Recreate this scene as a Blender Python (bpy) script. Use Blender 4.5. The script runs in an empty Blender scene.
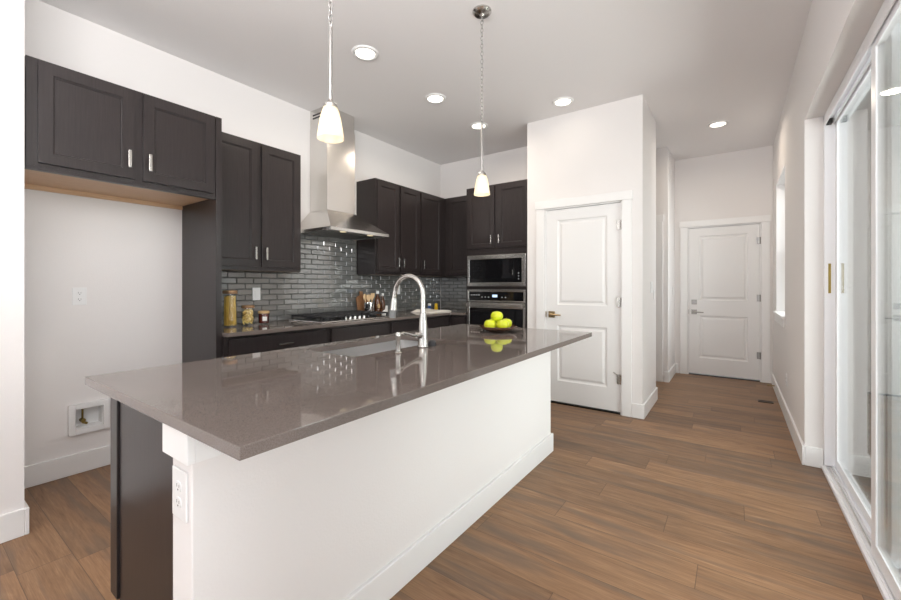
import bpy, bmesh, math, random
from mathutils import Vector, Matrix
random.seed(7)
SC = bpy.context.scene
COL = SC.collection
R = math.radians

# ------------------------------------------------------------------ camera
cam = bpy.data.objects.new('camera', bpy.data.cameras.new('camera'))
COL.objects.link(cam)
cam.location = (0, 0, 1.25)
cam.rotation_euler = (R(90), 0, R(35.35))
cam.data.sensor_fit = 'HORIZONTAL'
cam.data.sensor_width = 36.0
cam.data.lens = 36.0 * 401 / 901
cam.data.shift_y = -(300 - 285.8) / 901
cam.data.clip_start = 0.02
SC.camera = cam

# ------------------------------------------------------------------ world, daylight and fill lamps, exposure
w = bpy.data.worlds.new('daylight')
SC.world = w
w.use_nodes = True
w.node_tree.nodes['Background'].inputs[0].default_value = (0.93, 0.97, 1.0, 1)
w.node_tree.nodes['Background'].inputs[1].default_value = 0.8

def area(name, loc, rot, sx, sy, power, color=(1, 1, 1), portal=False):
    l = bpy.data.lights.new(name, 'AREA')
    l.shape = 'RECTANGLE'; l.size = sx; l.size_y = sy
    l.energy = power; l.color = color
    if portal:
        l.cycles.is_portal = True
    o = bpy.data.objects.new(name, l); COL.objects.link(o)
    o.location = loc; o.rotation_euler = rot
    return o
# sky through patio door, hall window and window behind, plus added fill lamps
area('sky_patio', (3.6, 1.9, 1.9), (0, R(90), 0), 3.6, 4.6, 240, (0.92, 0.97, 1.0))
area('patio_ground_fill', (2.4, 1.6, -0.10), (0, R(150), 0), 2.6, 4.6, 280, (1.0, 0.99, 0.985))  # added lamp in place of ground bounce, lifts the ceiling
area('side_window_fill', (0.70, -1.45, 1.5), (0, R(90), 0), 2.5, 3.7, 21, (0.92, 0.97, 1.0))  # lamp outside the added side window, fill for the kitchen walls
area('side_ground_fill', (2.0, -1.7, -0.10), (0, R(150), 0), 2.4, 3.8, 60, (1.0, 0.99, 0.985))  # added upward lamp outside the side window, more fill
area('added_soft_fill', (-0.45, -0.35, 2.42), Vector((-0.47, 0.45, 0.76)).to_track_quat('-Z', 'Y').to_euler(), 1.5, 1.3, 74, (1.0, 0.98, 0.97))  # added soft lamp out of view, brightens upper walls and ceiling
area('sky_hall_window', (1.5, 5.55, 2.2), (0, R(75), 0), 1.8, 1.2, 62, (0.92, 0.97, 1.0))
area('sky_front_window', (-1.25, -4.75, 1.45), (R(90), 0, 0), 3.0, 2.5, 40, (0.95, 0.98, 1.0))
area('yard_ground_fill', (-1.25, -6.2, -0.10), (R(150), 0, 0), 3.4, 2.6, 205, (1.0, 0.99, 0.985))  # added upward lamp behind the viewer, fills the room from below
SC.view_settings.view_transform = 'Standard'
SC.view_settings.look = 'None'
SC.view_settings.gamma = 1
SC.view_settings.use_curve_mapping = False
SC.view_settings.exposure = 0.08
SC.cycles.max_bounces = 16
SC.cycles.diffuse_bounces = 8
SC.cycles.glossy_bounces = 8
SC.cycles.transparent_max_bounces = 24
SC.cycles.sample_clamp_indirect = 6
SC.cycles.use_denoising = True

# ------------------------------------------------------------------ material helpers
def newmat(name):
    m = bpy.data.materials.new(name); m.use_nodes = True
    nt = m.node_tree
    return m, nt, nt.nodes['Principled BSDF'], nt.nodes['Material Output']
def N(nt, t, **kw):
    n = nt.nodes.new(t)
    for k, v in kw.items():
        setattr(n, k, v)
    return n
def math_n(nt, op, a, b=None):
    n = N(nt, 'ShaderNodeMath', operation=op)
    for i, x in enumerate((a, b)):
        if x is None: continue
        if isinstance(x, (int, float)): n.inputs[i].default_value = x
        else: nt.links.new(x, n.inputs[i])
    return n.outputs[0]
def rgba(c): return (c[0], c[1], c[2], 1)
def plain(name, c, rough=0.5, metal=0.0, bump=0.0, bscale=200, var=0.0, vscale=30, vstretch=(1, 1, 1), coat=0.0, spec=0.5, aniso=0.0, bdist=0.002):
    m, nt, b, out = newmat(name)
    b.inputs['Base Color'].default_value = rgba(c)
    b.inputs['Roughness'].default_value = rough
    b.inputs['Metallic'].default_value = metal
    b.inputs['Specular IOR Level'].default_value = spec
    b.inputs['Coat Weight'].default_value = coat
    tc = N(nt, 'ShaderNodeTexCoord')
    if var > 0:
        mp = N(nt, 'ShaderNodeMapping'); mp.inputs['Scale'].default_value = vstretch
        nt.links.new(tc.outputs['Object'], mp.inputs[0])
        no = N(nt, 'ShaderNodeTexNoise'); no.inputs['Scale'].default_value = vscale; no.inputs['Detail'].default_value = 6
        nt.links.new(mp.outputs[0], no.inputs['Vector'])
        cr = N(nt, 'ShaderNodeValToRGB')
        cr.color_ramp.elements[0].position = 0.3; cr.color_ramp.elements[1].position = 0.7
        cr.color_ramp.elements[0].color = rgba([x * (1 - var) for x in c])
        cr.color_ramp.elements[1].color = rgba([min(1, x * (1 + var)) for x in c])
        nt.links.new(no.outputs[0], cr.inputs[0]); nt.links.new(cr.outputs[0], b.inputs['Base Color'])
    if bump > 0:
        n2 = N(nt, 'ShaderNodeTexNoise'); n2.inputs['Scale'].default_value = bscale; n2.inputs['Detail'].default_value = 3
        nt.links.new(tc.outputs['Object'], n2.inputs['Vector'])
        bp = N(nt, 'ShaderNodeBump'); bp.inputs['Strength'].default_value = bump; bp.inputs['Distance'].default_value = bdist
        nt.links.new(n2.outputs[0], bp.inputs['Height']); nt.links.new(bp.outputs[0], b.inputs['Normal'])
    return m
def emissive(name, c, s):
    m, nt, b, out = newmat(name)
    b.inputs['Base Color'].default_value = rgba(c)
    b.inputs['Emission Color'].default_value = rgba(c)
    b.inputs['Emission Strength'].default_value = s
    return m
def glassy(name, tint=(1, 1, 1), rough=0.0, ior=1.5):
    """thin pane or jar: clear transmission with Fresnel reflection"""
    m, nt, b, out = newmat(name)
    nt.nodes.remove(b)
    tr = N(nt, 'ShaderNodeBsdfTransparent'); tr.inputs[0].default_value = rgba(tint)
    gl = N(nt, 'ShaderNodeBsdfGlossy'); gl.inputs['Roughness'].default_value = rough
    fr = N(nt, 'ShaderNodeFresnel'); ge = N(nt, 'ShaderNodeNewGeometry')
    # same Fresnel curve on the inner face of the pane as on the outer one
    mi = N(nt, 'ShaderNodeMix'); mi.inputs[2].default_value = ior; mi.inputs[3].default_value = 1/ior
    nt.links.new(ge.outputs['Backfacing'], mi.inputs[0]); nt.links.new(mi.outputs[0], fr.inputs[0])
    mx = N(nt, 'ShaderNodeMixShader')
    nt.links.new(fr.outputs[0], mx.inputs[0]); nt.links.new(tr.outputs[0], mx.inputs[1]); nt.links.new(gl.outputs[0], mx.inputs[2])
    nt.links.new(mx.outputs[0], out.inputs[0])
    return m
def floor_mat():
    m, nt, b, out = newmat('oak_planks')
    L = nt.links.new
    tc = N(nt, 'ShaderNodeTexCoord'); sp = N(nt, 'ShaderNodeSeparateXYZ'); L(tc.outputs['Object'], sp.inputs[0])
    x, y = sp.outputs[0], sp.outputs[1]
    PW, PL = 0.178, 1.22
    row = math_n(nt, 'FLOOR', math_n(nt, 'DIVIDE', y, PW))
    wn = N(nt, 'ShaderNodeTexWhiteNoise', noise_dimensions='1D'); L(row, wn.inputs['W'])
    xo = math_n(nt, 'ADD', x, math_n(nt, 'MULTIPLY', wn.outputs[0], 5.0))
    colv = math_n(nt, 'FLOOR', math_n(nt, 'DIVIDE', xo, PL))
    cid = N(nt, 'ShaderNodeCombineXYZ'); L(row, cid.inputs[0]); L(colv, cid.inputs[1])
    w2 = N(nt, 'ShaderNodeTexWhiteNoise', noise_dimensions='2D'); L(cid.outputs[0], w2.inputs['Vector'])
    # grain
    gv = N(nt, 'ShaderNodeCombineXYZ')
    L(math_n(nt, 'MULTIPLY', xo, 1.6), gv.inputs[0]); L(math_n(nt, 'MULTIPLY', y, 30.0), gv.inputs[1])
    L(math_n(nt, 'MULTIPLY', w2.outputs[0], 40.0), gv.inputs[2])
    g1 = N(nt, 'ShaderNodeTexNoise'); g1.inputs['Scale'].default_value = 1.5; g1.inputs['Detail'].default_value = 8; g1.inputs['Roughness'].default_value = 0.62; g1.inputs['Distortion'].default_value = 0.35
    L(gv.outputs[0], g1.inputs['Vector'])
    gf = N(nt, 'ShaderNodeCombineXYZ')
    L(math_n(nt, 'MULTIPLY', xo, 5.0), gf.inputs[0]); L(math_n(nt, 'MULTIPLY', y, 140.0), gf.inputs[1]); L(w2.outputs[0], gf.inputs[2])
    g2 = N(nt, 'ShaderNodeTexNoise'); g2.inputs['Scale'].default_value = 1.6; g2.inputs['Detail'].default_value = 4
    L(gf.outputs[0], g2.inputs['Vector'])
    cr = N(nt, 'ShaderNodeValToRGB'); e = cr.color_ramp.elements
    e[0].position = 0.30; e[0].color = (0.120, 0.070, 0.041, 1)
    e[1].position = 0.70; e[1].color = (0.43, 0.280, 0.168, 1)
    a = cr.color_ramp.elements.new(0.42); a.color = (0.235, 0.139, 0.081, 1)
    a = cr.color_ramp.elements.new(0.56); a.color = (0.315, 0.193, 0.113, 1)
    # weathered grey streaks that run along some boards
    gg = N(nt, 'ShaderNodeCombineXYZ')
    L(math_n(nt, 'MULTIPLY', xo, 1.1), gg.inputs[0]); L(math_n(nt, 'MULTIPLY', y, 9.0), gg.inputs[1]); L(math_n(nt, 'MULTIPLY', w2.outputs[0], 23.0), gg.inputs[2])
    g4 = N(nt, 'ShaderNodeTexNoise'); g4.inputs['Scale'].default_value = 1.2; g4.inputs['Detail'].default_value = 4; g4.inputs['Distortion'].default_value = 0.5
    L(gg.outputs[0], g4.inputs['Vector'])
    gr = N(nt, 'ShaderNodeValToRGB'); gr.color_ramp.elements[0].position = 0.50; gr.color_ramp.elements[1].position = 0.68
    gr.color_ramp.elements[0].color = (0, 0, 0, 1); gr.color_ramp.elements[1].color = (0.75, 0.75, 0.75, 1)
    L(g4.outputs[0], gr.inputs[0])
    gk = N(nt, 'ShaderNodeCombineXYZ')
    L(math_n(nt, 'MULTIPLY', xo, 2.2), gk.inputs[0]); L(math_n(nt, 'MULTIPLY', y, 13.0), gk.inputs[1]); L(math_n(nt, 'MULTIPLY', w2.outputs[0], 70.0), gk.inputs[2])
    g3 = N(nt, 'ShaderNodeTexNoise'); g3.inputs['Scale'].default_value = 1.3; g3.inputs['Detail'].default_value = 5; g3.inputs['Roughness'].default_value = 0.6; g3.inputs['Distortion'].default_value = 1.6
    L(gk.outputs[0], g3.inputs['Vector'])
    mixv = math_n(nt, 'ADD', math_n(nt, 'ADD', math_n(nt, 'MULTIPLY', g1.outputs[0], 0.34), math_n(nt, 'MULTIPLY', g2.outputs[0], 0.28)), math_n(nt, 'MULTIPLY', g3.outputs[0], 0.38))
    L(mixv, cr.inputs[0])
    mg = N(nt, 'ShaderNodeMix', data_type='RGBA'); mg.inputs[7].default_value = (0.165, 0.122, 0.095, 1)
    L(gr.outputs[0], mg.inputs[0]); L(cr.outputs[0], mg.inputs[6])
    # plank tone
    tone = N(nt, 'ShaderNodeValToRGB'); e = tone.color_ramp.elements
    e[0].position = 0.0; e[0].color = (0.74, 0.74, 0.76, 1); e[1].position = 1.0; e[1].color = (1.13, 1.09, 1.04, 1)
    a = tone.color_ramp.elements.new(0.5); a.color = (0.92, 0.90, 0.88, 1)
    L(w2.outputs[0], tone.inputs[0])
    mu = N(nt, 'ShaderNodeMix', data_type='RGBA', blend_type='MULTIPLY'); mu.inputs[0].default_value = 1
    L(mg.outputs[2], mu.inputs[6]); L(tone.outputs[0], mu.inputs[7])
    # seams
    fy = math_n(nt, 'FRACT', math_n(nt, 'DIVIDE', y, PW)); fx = math_n(nt, 'FRACT', math_n(nt, 'DIVIDE', xo, PL))
    sy = math_n(nt, 'LESS_THAN', math_n(nt, 'MINIMUM', fy, math_n(nt, 'SUBTRACT', 1.0, fy)), 0.008)
    sx = math_n(nt, 'LESS_THAN', math_n(nt, 'MINIMUM', fx, math_n(nt, 'SUBTRACT', 1.0, fx)), 0.0012)
    s = math_n(nt, 'MAXIMUM', sx, sy)
    m2 = N(nt, 'ShaderNodeMix', data_type='RGBA'); m2.inputs[7].default_value = (0.10, 0.065, 0.045, 1)
    L(math_n(nt, 'MULTIPLY', s, 0.75), m2.inputs[0]); L(mu.outputs[2], m2.inputs[6])
    L(m2.outputs[2], b.inputs['Base Color'])
    b.inputs['Roughness'].default_value = 0.38
    b.inputs['Specular IOR Level'].default_value = 0.15
    bp = N(nt, 'ShaderNodeBump'); bp.inputs['Strength'].default_value = 0.25; bp.inputs['Distance'].default_value = 0.001
    L(math_n(nt, 'SUBTRACT', g2.outputs[0], math_n(nt, 'MULTIPLY', s, 2.0)), bp.inputs['Height'])
    L(bp.outputs[0], b.inputs['Normal'])
    return m
def wood_mat(name, c1, c2, rough=0.4, axis=2, scale=1.0):
    """stained wood: fine grain along an axis"""
    m, nt, b, out = newmat(name); L = nt.links.new
    tc = N(nt, 'ShaderNodeTexCoord'); mp = N(nt, 'ShaderNodeMapping')
    s = [90 * scale] * 3; s[axis] = 4.0 * scale
    mp.inputs['Scale'].default_value = s
    L(tc.outputs['Object'], mp.inputs[0])
    n1 = N(nt, 'ShaderNodeTexNoise'); n1.inputs['Scale'].default_value = 1.6; n1.inputs['Detail'].default_value = 7; n1.inputs['Roughness'].default_value = 0.65
    L(mp.outputs[0], n1.inputs['Vector'])
    cr = N(nt, 'ShaderNodeValToRGB'); e = cr.color_ramp.elements
    e[0].position = 0.32; e[0].color = rgba(c1); e[1].position = 0.7; e[1].color = rgba(c2)
    L(n1.outputs[0], cr.inputs[0]); L(cr.outputs[0], b.inputs['Base Color'])
    b.inputs['Roughness'].default_value = rough; b.inputs['Specular IOR Level'].default_value = 0.4
    bp = N(nt, 'ShaderNodeBump'); bp.inputs['Strength'].default_value = 0.06; bp.inputs['Distance'].default_value = 0.001
    L(n1.outputs[0], bp.inputs['Height']); L(bp.outputs[0], b.inputs['Normal'])
    return m
def quartz_mat():
    m, nt, b, out = newmat('taupe_quartz'); L = nt.links.new
    tc = N(nt, 'ShaderNodeTexCoord')
    n1 = N(nt, 'ShaderNodeTexNoise'); n1.inputs['Scale'].default_value = 420; n1.inputs['Detail'].default_value = 2
    L(tc.outputs['Object'], n1.inputs['Vector'])
    cr = N(nt, 'ShaderNodeValToRGB'); e = cr.color_ramp.elements
    e[0].position = 0.35; e[0].color = (0.125, 0.103, 0.092, 1); e[1].position = 0.68; e[1].color = (0.20, 0.168, 0.152, 1)
    L(n1.outputs[0], cr.inputs[0]); L(cr.outputs[0], b.inputs['Base Color'])
    b.inputs['Roughness'].default_value = 0.04
    b.inputs['Specular IOR Level'].default_value = 0.75
    return m

M = {}
M['wall'] = plain('wall_paint', (0.785, 0.762, 0.752), 0.85, bump=0.22, bscale=140, bdist=0.003)
M['ceil'] = plain('ceiling_paint', (0.80, 0.782, 0.782), 0.9, bump=0.2, bscale=110, bdist=0.003)
M['white'] = plain('white_trim_paint', (0.83, 0.825, 0.82), 0.38, bump=0.02, bscale=60)
M['door'] = plain('white_door_paint', (0.80, 0.795, 0.79), 0.42, bump=0.03, bscale=80)
M['floor'] = floor_mat()
M['espresso'] = wood_mat('espresso_stain', (0.0190, 0.0148, 0.0148), (0.0335, 0.0262, 0.0262), 0.29)
M['espresso_h'] = wood_mat('espresso_stain_level', (0.0190, 0.0148, 0.0148), (0.0335, 0.0262, 0.0262), 0.29, axis=1)
M['maple'] = wood_mat('maple_veneer', (0.52, 0.33, 0.19), (0.66, 0.45, 0.28), 0.45, axis=1)
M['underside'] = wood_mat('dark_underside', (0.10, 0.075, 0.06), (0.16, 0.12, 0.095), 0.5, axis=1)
M['quartz'] = quartz_mat()
M['steel'] = plain('brushed_steel', (0.70, 0.68, 0.655), 0.22, 1.0, bump=0.05, bscale=30, var=0.06, vscale=12, vstretch=(1, 1, 60))
M['sink_steel'] = plain('satin_sink_steel', (0.66, 0.655, 0.65), 0.32, 1.0, bump=0.03, bscale=60)
M['steel_dark'] = plain('dark_steel_filter', (0.30, 0.29, 0.28), 0.35, 1.0, bump=0.1, bscale=90)  # darker, rougher steel for the hood filter
M['nickel'] = plain('satin_nickel', (0.56, 0.545, 0.52), 0.24, 1.0, bump=0.02, bscale=80)
M['rod'] = plain('satin_rod_metal', (0.42, 0.41, 0.40), 0.45, 1.0, bump=0.02, bscale=80)
M['pewter'] = plain('dark_satin_nickel', (0.33, 0.32, 0.31), 0.38, 1.0, bump=0.02, bscale=80)
M['chrome'] = plain('polished_chrome', (0.80, 0.80, 0.80), 0.10, 1.0, bump=0.01, bscale=60)
M['bronze'] = plain('aged_brass', (0.36, 0.27, 0.15), 0.32, 1.0, var=0.15, vscale=60)
M['brass'] = plain('brass', (0.28, 0.20, 0.06), 0.4, 1.0, var=0.1, vscale=60)
M['black'] = plain('black_enamel', (0.012, 0.012, 0.013), 0.35, bump=0.05, bscale=150)
M['iron'] = plain('cast_iron', (0.025, 0.025, 0.028), 0.6, bump=0.3, bscale=300)
M['blackglass'] = plain('black_glass', (0.006, 0.006, 0.007), 0.04, coat=0.3, var=0.05, vscale=5)
M['rubber'] = plain('grey_rubber', (0.20, 0.205, 0.205), 0.5, bump=0.05, bscale=200)
M['tile'] = plain('grey_glazed_tile', (0.165, 0.165, 0.158), 0.08, var=0.10, vscale=9)
M['tile'].node_tree.nodes['Principled BSDF'].inputs['IOR'].default_value = 2.5
M['grout'] = plain('dark_grout', (0.055, 0.054, 0.052), 0.9, bump=0.2, bscale=300)
M['plastic'] = plain('white_plastic', (0.80, 0.80, 0.80), 0.35, bump=0.01, bscale=80)
M['slot'] = plain('dark_slot', (0.03, 0.03, 0.03), 0.6, bump=0.02)
M['vinyl'] = plain('white_vinyl', (0.90, 0.91, 0.94), 0.30, bump=0.01, bscale=60)
M['pane'] = glassy('window_pane', (0.955, 0.965, 0.955))
M['jar'] = glassy('jar_glass', (0.97, 0.98, 0.97))
M['pasta'] = plain('dry_pasta', (0.85, 0.50, 0.10), 0.5, var=0.40, vscale=40, vstretch=(6, 6, 0.6))
M['pasta_short'] = plain('short_pasta', (0.88, 0.60, 0.20), 0.5, var=0.3, vscale=60)
M['jam'] = plain('dark_red_preserve', (0.10, 0.012, 0.010), 0.2, var=0.3, vscale=60)
M['lidtan'] = plain('tan_lid', (0.50, 0.34, 0.17), 0.45, var=0.15, vscale=50)
M['lidcopper'] = plain('copper_lid', (0.60, 0.36, 0.20), 0.3, 0.8, var=0.1, vscale=50)
M['paper'] = plain('white_paper', (0.80, 0.79, 0.77), 0.7, bump=0.03)
M['utwood'] = wood_mat('utensil_wood', (0.60, 0.40, 0.21), (0.76, 0.56, 0.34), 0.55)
M['board'] = wood_mat('cutting_board_wood', (0.22, 0.10, 0.045), (0.36, 0.19, 0.09), 0.45)
M['amber'] = plain('amber_bottle', (0.085, 0.030, 0.010), 0.06, var=0.3, vscale=20, coat=0.5)
M['cloth'] = plain('cream_cotton', (0.74, 0.71, 0.66), 0.95, bump=0.4, bscale=260, var=0.05, vscale=40)
M['fruit'] = plain('yellow_green_skin', (0.60, 0.66, 0.02), 0.33, var=0.12, vscale=18, bump=0.08, bscale=120)
M['stem'] = plain('fruit_stem', (0.10, 0.07, 0.03), 0.8, bump=0.1)
M['bowl'] = plain('dark_amber_bowl', (0.10, 0.040, 0.018), 0.10, var=0.3, vscale=25, coat=0.5)
M['blue'] = plain('blue_shaker', (0.03, 0.09, 0.28), 0.3, var=0.1)
M['yellow'] = plain('yellow_shaker', (0.78, 0.50, 0.02), 0.3, var=0.1)
M['vent'] = plain('brown_register', (0.05, 0.035, 0.028), 0.5, 0.2, bump=0.05)
M['lens'] = emissive('lit_lens', (1.0, 0.93, 0.82), 5.0)
M['hood_lens'] = emissive('warm_hood_lens', (1.0, 0.85, 0.55), 0.7)
M['bulb'] = emissive('lit_bulb', (1.0, 0.86, 0.62), 2.6)
M['display'] = emissive('lit_display', (0.55, 0.75, 1.0), 0.6)
M['mark'] = plain('pale_print', (0.45, 0.45, 0.46), 0.5, bump=0.01)
M['concrete'] = plain('patio_concrete', (0.20, 0.195, 0.185), 0.9, bump=0.3, bscale=60, var=0.12, vscale=4)
M['siding'] = plain('lap_siding_paint', (0.10, 0.098, 0.095), 0.8, bump=0.1, bscale=60)
def shade_mat():
    m, nt, b, out = newmat('frosted_shade'); L = nt.links.new
    b.inputs['Base Color'].default_value = (0.9, 0.86, 0.78, 1); b.inputs['Roughness'].default_value = 0.25
    tr = N(nt, 'ShaderNodeBsdfTranslucent'); tr.inputs[0].default_value = (0.95, 0.90, 0.80, 1)
    tp = N(nt, 'ShaderNodeBsdfTransparent'); tp.inputs[0].default_value = (0.98, 0.94, 0.86, 1)
    mx = N(nt, 'ShaderNodeMixShader'); mx.inputs[0].default_value = 0.55
    L(b.outputs[0], mx.inputs[1]); L(tr.outputs[0], mx.inputs[2])
    m2 = N(nt, 'ShaderNodeMixShader'); m2.inputs[0].default_value = 0.3
    L(mx.outputs[0], m2.inputs[1]); L(tp.outputs[0], m2.inputs[2]); L(m2.outputs[0], out.inputs[0])
    return m
M['shade'] = shade_mat()

# ------------------------------------------------------------------ mesh helpers
class MB:
    def __init__(s): s.bm = bmesh.new()
    def box(s, x0, x1, y0, y1, z0, z1):
        x0, x1 = sorted((x0, x1)); y0, y1 = sorted((y0, y1)); z0, z1 = sorted((z0, z1))
        v = [s.bm.verts.new(p) for p in ((x0,y0,z0),(x1,y0,z0),(x1,y1,z0),(x0,y1,z0),(x0,y0,z1),(x1,y0,z1),(x1,y1,z1),(x0,y1,z1))]
        for f in ((0,3,2,1),(4,5,6,7),(0,1,5,4),(1,2,6,5),(2,3,7,6),(3,0,4,7)):
            s.bm.faces.new([v[i] for i in f])
        return s
    def quad(s, *ps):
        s.bm.faces.new([s.bm.verts.new(p) for p in ps]); return s
    def ring(s, c, t, r, n, ref=None):
        t = Vector(t).normalized()
        a = Vector(ref) if ref is not None else (Vector((0,0,1)) if abs(t.z) < 0.9 else Vector((1,0,0)))
        u = t.cross(a).normalized(); v = t.cross(u).normalized()
        c = Vector(c)
        if isinstance(r, (int, float)): r = (r, r)
        return [s.bm.verts.new(c + u*math.cos(2*math.pi*i/n)*r[0] + v*math.sin(2*math.pi*i/n)*r[1]) for i in range(n)]
    def bridge(s, a, b):
        n = len(a)
        for i in range(n):
            s.bm.faces.new((a[i], a[(i+1)%n], b[(i+1)%n], b[i]))
    def cyl(s, p0, p1, r0, r1=None, n=16, cap=True):
        r1 = r0 if r1 is None else r1
        t = Vector(p1) - Vector(p0)
        a = s.ring(p0, t, r0, n); b = s.ring(p1, t, r1, n); s.bridge(a, b)
        if cap: s.bm.faces.new(a[::-1]); s.bm.faces.new(b)
        return s
    def tube(s, pts, r, n=12, closed=False, cap=True):
        pts = [Vector(p) for p in pts]; k = len(pts)
        rs = r if isinstance(r, (list, tuple)) else [r]*k
        rings = []; ref = None
        for i, p in enumerate(pts):
            if closed: t = pts[(i+1)%k] - pts[i-1]
            else: t = pts[min(i+1,k-1)] - pts[max(i-1,0)]
            t.normalize()
            if ref is None:
                ref = Vector((0,0,1)) if abs(t.z) < 0.9 else Vector((1,0,0))
            u = (ref - t*ref.dot(t)).normalized(); ref = u
            v = t.cross(u)
            rings.append([s.bm.verts.new(p + u*math.cos(2*math.pi*j/n)*rs[i] + v*math.sin(2*math.pi*j/n)*rs[i]) for j in range(n)])
        for i in range(k-1): s.bridge(rings[i], rings[i+1])
        if closed: s.bridge(rings[-1], rings[0])
        elif cap: s.bm.faces.new(rings[0][::-1]); s.bm.faces.new(rings[-1])
        return s
    def lathe(s, prof, c, n=28, cap0=True, cap1=True):
        c = Vector(c); rings = []
        for r, z in prof:
            r = max(r, 1e-4)
            rings.append([s.bm.verts.new(c + Vector((r*math.cos(2*math.pi*j/n), r*math.sin(2*math.pi*j/n), z))) for j in range(n)])
        for i in range(len(rings)-1): s.bridge(rings[i], rings[i+1])
        if cap0: s.bm.faces.new(rings[0][::-1])
        if cap1: s.bm.faces.new(rings[-1])
        return s
    def prism(s, poly, fn, a, b):
        """poly of (u,v); fn(u,v,w)->xyz; extruded w from a to b"""
        A = [s.bm.verts.new(fn(u, v, a)) for u, v in poly]; B_ = [s.bm.verts.new(fn(u, v, b)) for u, v in poly]
        s.bridge(A, B_); s.bm.faces.new(A[::-1]); s.bm.faces.new(B_)
        return s
    def slab(s, fn, u0, u1, v0, v1, th, panels, rings):
        """panelled slab: fn(u,v,w)->xyz, w=0 is the face, w<0 behind; panels share one column; rings of (inset, depth)"""
        V = lambda u, v, d: s.bm.verts.new(fn(u, v, d))
        q = lambda a, b, c, d: s.bm.faces.new((a, b, c, d))
        def rect(a, b, c, d, w): q(V(a,c,w), V(b,c,w), V(b,d,w), V(a,d,w))
        pu0, pu1 = panels[0][0], panels[0][1]
        rect(u0, pu0, v0, v1, 0); rect(pu1, u1, v0, v1, 0)
        cur = v0
        for (a, b, c, d) in sorted(panels, key=lambda p: p[2]):
            rect(pu0, pu1, cur, c, 0); cur = d
            prev = None
            for ins, dep in rings:
                r = [V(a+ins, c+ins, -dep), V(b-ins, c+ins, -dep), V(b-ins, d-ins, -dep), V(a+ins, d-ins, -dep)]
                if prev: s.bridge(prev, r)
                prev = r
            s.bm.faces.new(prev)
        rect(pu0, pu1, cur, v1, 0)
        rect(u1, u0, v0, v1, -th)
        for (a, b, c, d) in ((u0,u0,v0,v1),(u1,u1,v0,v1)):
            q(V(a,c,0), V(a,d,0), V(a,d,-th), V(a,c,-th))
        for v in (v0, v1):
            q(V(u0,v,0), V(u1,v,0), V(u1,v,-th), V(u0,v,-th))
        return s
    def sphere(s, c, r, n=20, m=12, f=None):
        c = Vector(c); prof = []
        rows = []
        for i in range(m+1):
            ph = -math.pi/2 + math.pi*i/m
            row = []
            for j in range(n):
                th = 2*math.pi*j/n
                d = Vector((math.cos(ph)*math.cos(th), math.cos(ph)*math.sin(th), math.sin(ph)))
                k = f(d) if f else 1.0
                row.append(d*r*k)
            rows.append(row)
        rings = [[s.bm.verts.new(c+p) for p in row] for row in rows[1:-1]]
        for i in range(len(rings)-1): s.bridge(rings[i], rings[i+1])
        b = s.bm.verts.new(c+rows[0][0]); t = s.bm.verts.new(c+rows[-1][0])
        for j in range(n):
            s.bm.faces.new((b, rings[0][(j+1)%n], rings[0][j])); s.bm.faces.new((t, rings[-1][j], rings[-1][(j+1)%n]))
        return s
    def build(s, name, mat, parent=None, smooth=False, bevel=0.0, seg=2, weld=False, angle=40, kind=None, label=None):
        bm = s.bm
        if weld: bmesh.ops.remove_doubles(bm, verts=bm.verts, dist=1e-5)
        bmesh.ops.recalc_face_normals(bm, faces=bm.faces)
        xs = [v.co.x for v in bm.verts]; ys = [v.co.y for v in bm.verts]; zs = [v.co.z for v in bm.verts]
        org = Vector(((min(xs)+max(xs))/2, (min(ys)+max(ys))/2, min(zs)))
        bm.transform(Matrix.Translation(-org))
        me = bpy.data.meshes.new(name); bm.to_mesh(me); bm.free()
        me.materials.append(mat if not isinstance(mat, str) else M[mat])
        o = bpy.data.objects.new(name, me); COL.objects.link(o)
        if parent is not None:
            o.parent = parent; o.location = org - wloc(parent)
        else: o.location = org
        if bevel > 0:
            md = o.modifiers.new('bevel', 'BEVEL'); md.width = bevel; md.segments = seg; md.limit_method = 'ANGLE'; md.angle_limit = R(angle)
        if smooth:
            for p in me.polygons: p.use_smooth = True
            if smooth != 'all':
                md = o.modifiers.new('edges', 'EDGE_SPLIT'); md.split_angle = R(35)
        if kind: o['kind'] = kind
        if label: o['label'] = label
        return o
def wloc(o):
    v = Vector(o.location)
    while o.parent is not None:
        o = o.parent; v += o.location
    return v
def tag(o, label, cat, group=None, kind=None):
    o['label'] = label; o['category'] = cat
    if group: o['group'] = group
    if kind: o['kind'] = kind
    return o
def thing(name, label, cat, loc, group=None, kind=None):
    o = bpy.data.objects.new(name, None); COL.objects.link(o)
    o.empty_display_size = 0.05; o.location = loc
    return tag(o, label, cat, group, kind)
def copy_tree(src, loc, label=None):
    r = src.copy(); COL.objects.link(r); r.location = loc
    if label: r['label'] = label
    for ch in list(src.children):
        c = ch.copy(); COL.objects.link(c); c.parent = r
        for g in list(ch.children):
            d = g.copy(); COL.objects.link(d); d.parent = c
    return r
def B(*a): return MB().box(*a)
def struct(o, label, cat): return tag(o, label, cat, kind='structure')

# ------------------------------------------------------------------ dimensions
XL, YB, H = -3.58, 4.79, 3.05           # left wall, kitchen rear wall, ceiling
YP, XP0, XP1 = 4.12, -1.878, -0.708     # pantry block
YPE, YA, YH = 4.90, 5.87, 6.58          # pantry end, alcove far wall, hall end
XR, XO = 0.397, 0.64                    # right wall inner / outer face
YF = -4.5                               # wall behind the camera
XS, YS = -2.915, 0.405                   # stub wall by the fridge alcove
YD0, YD1, ZD = 1.34, 3.72, 2.41         # sliding door opening

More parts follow.
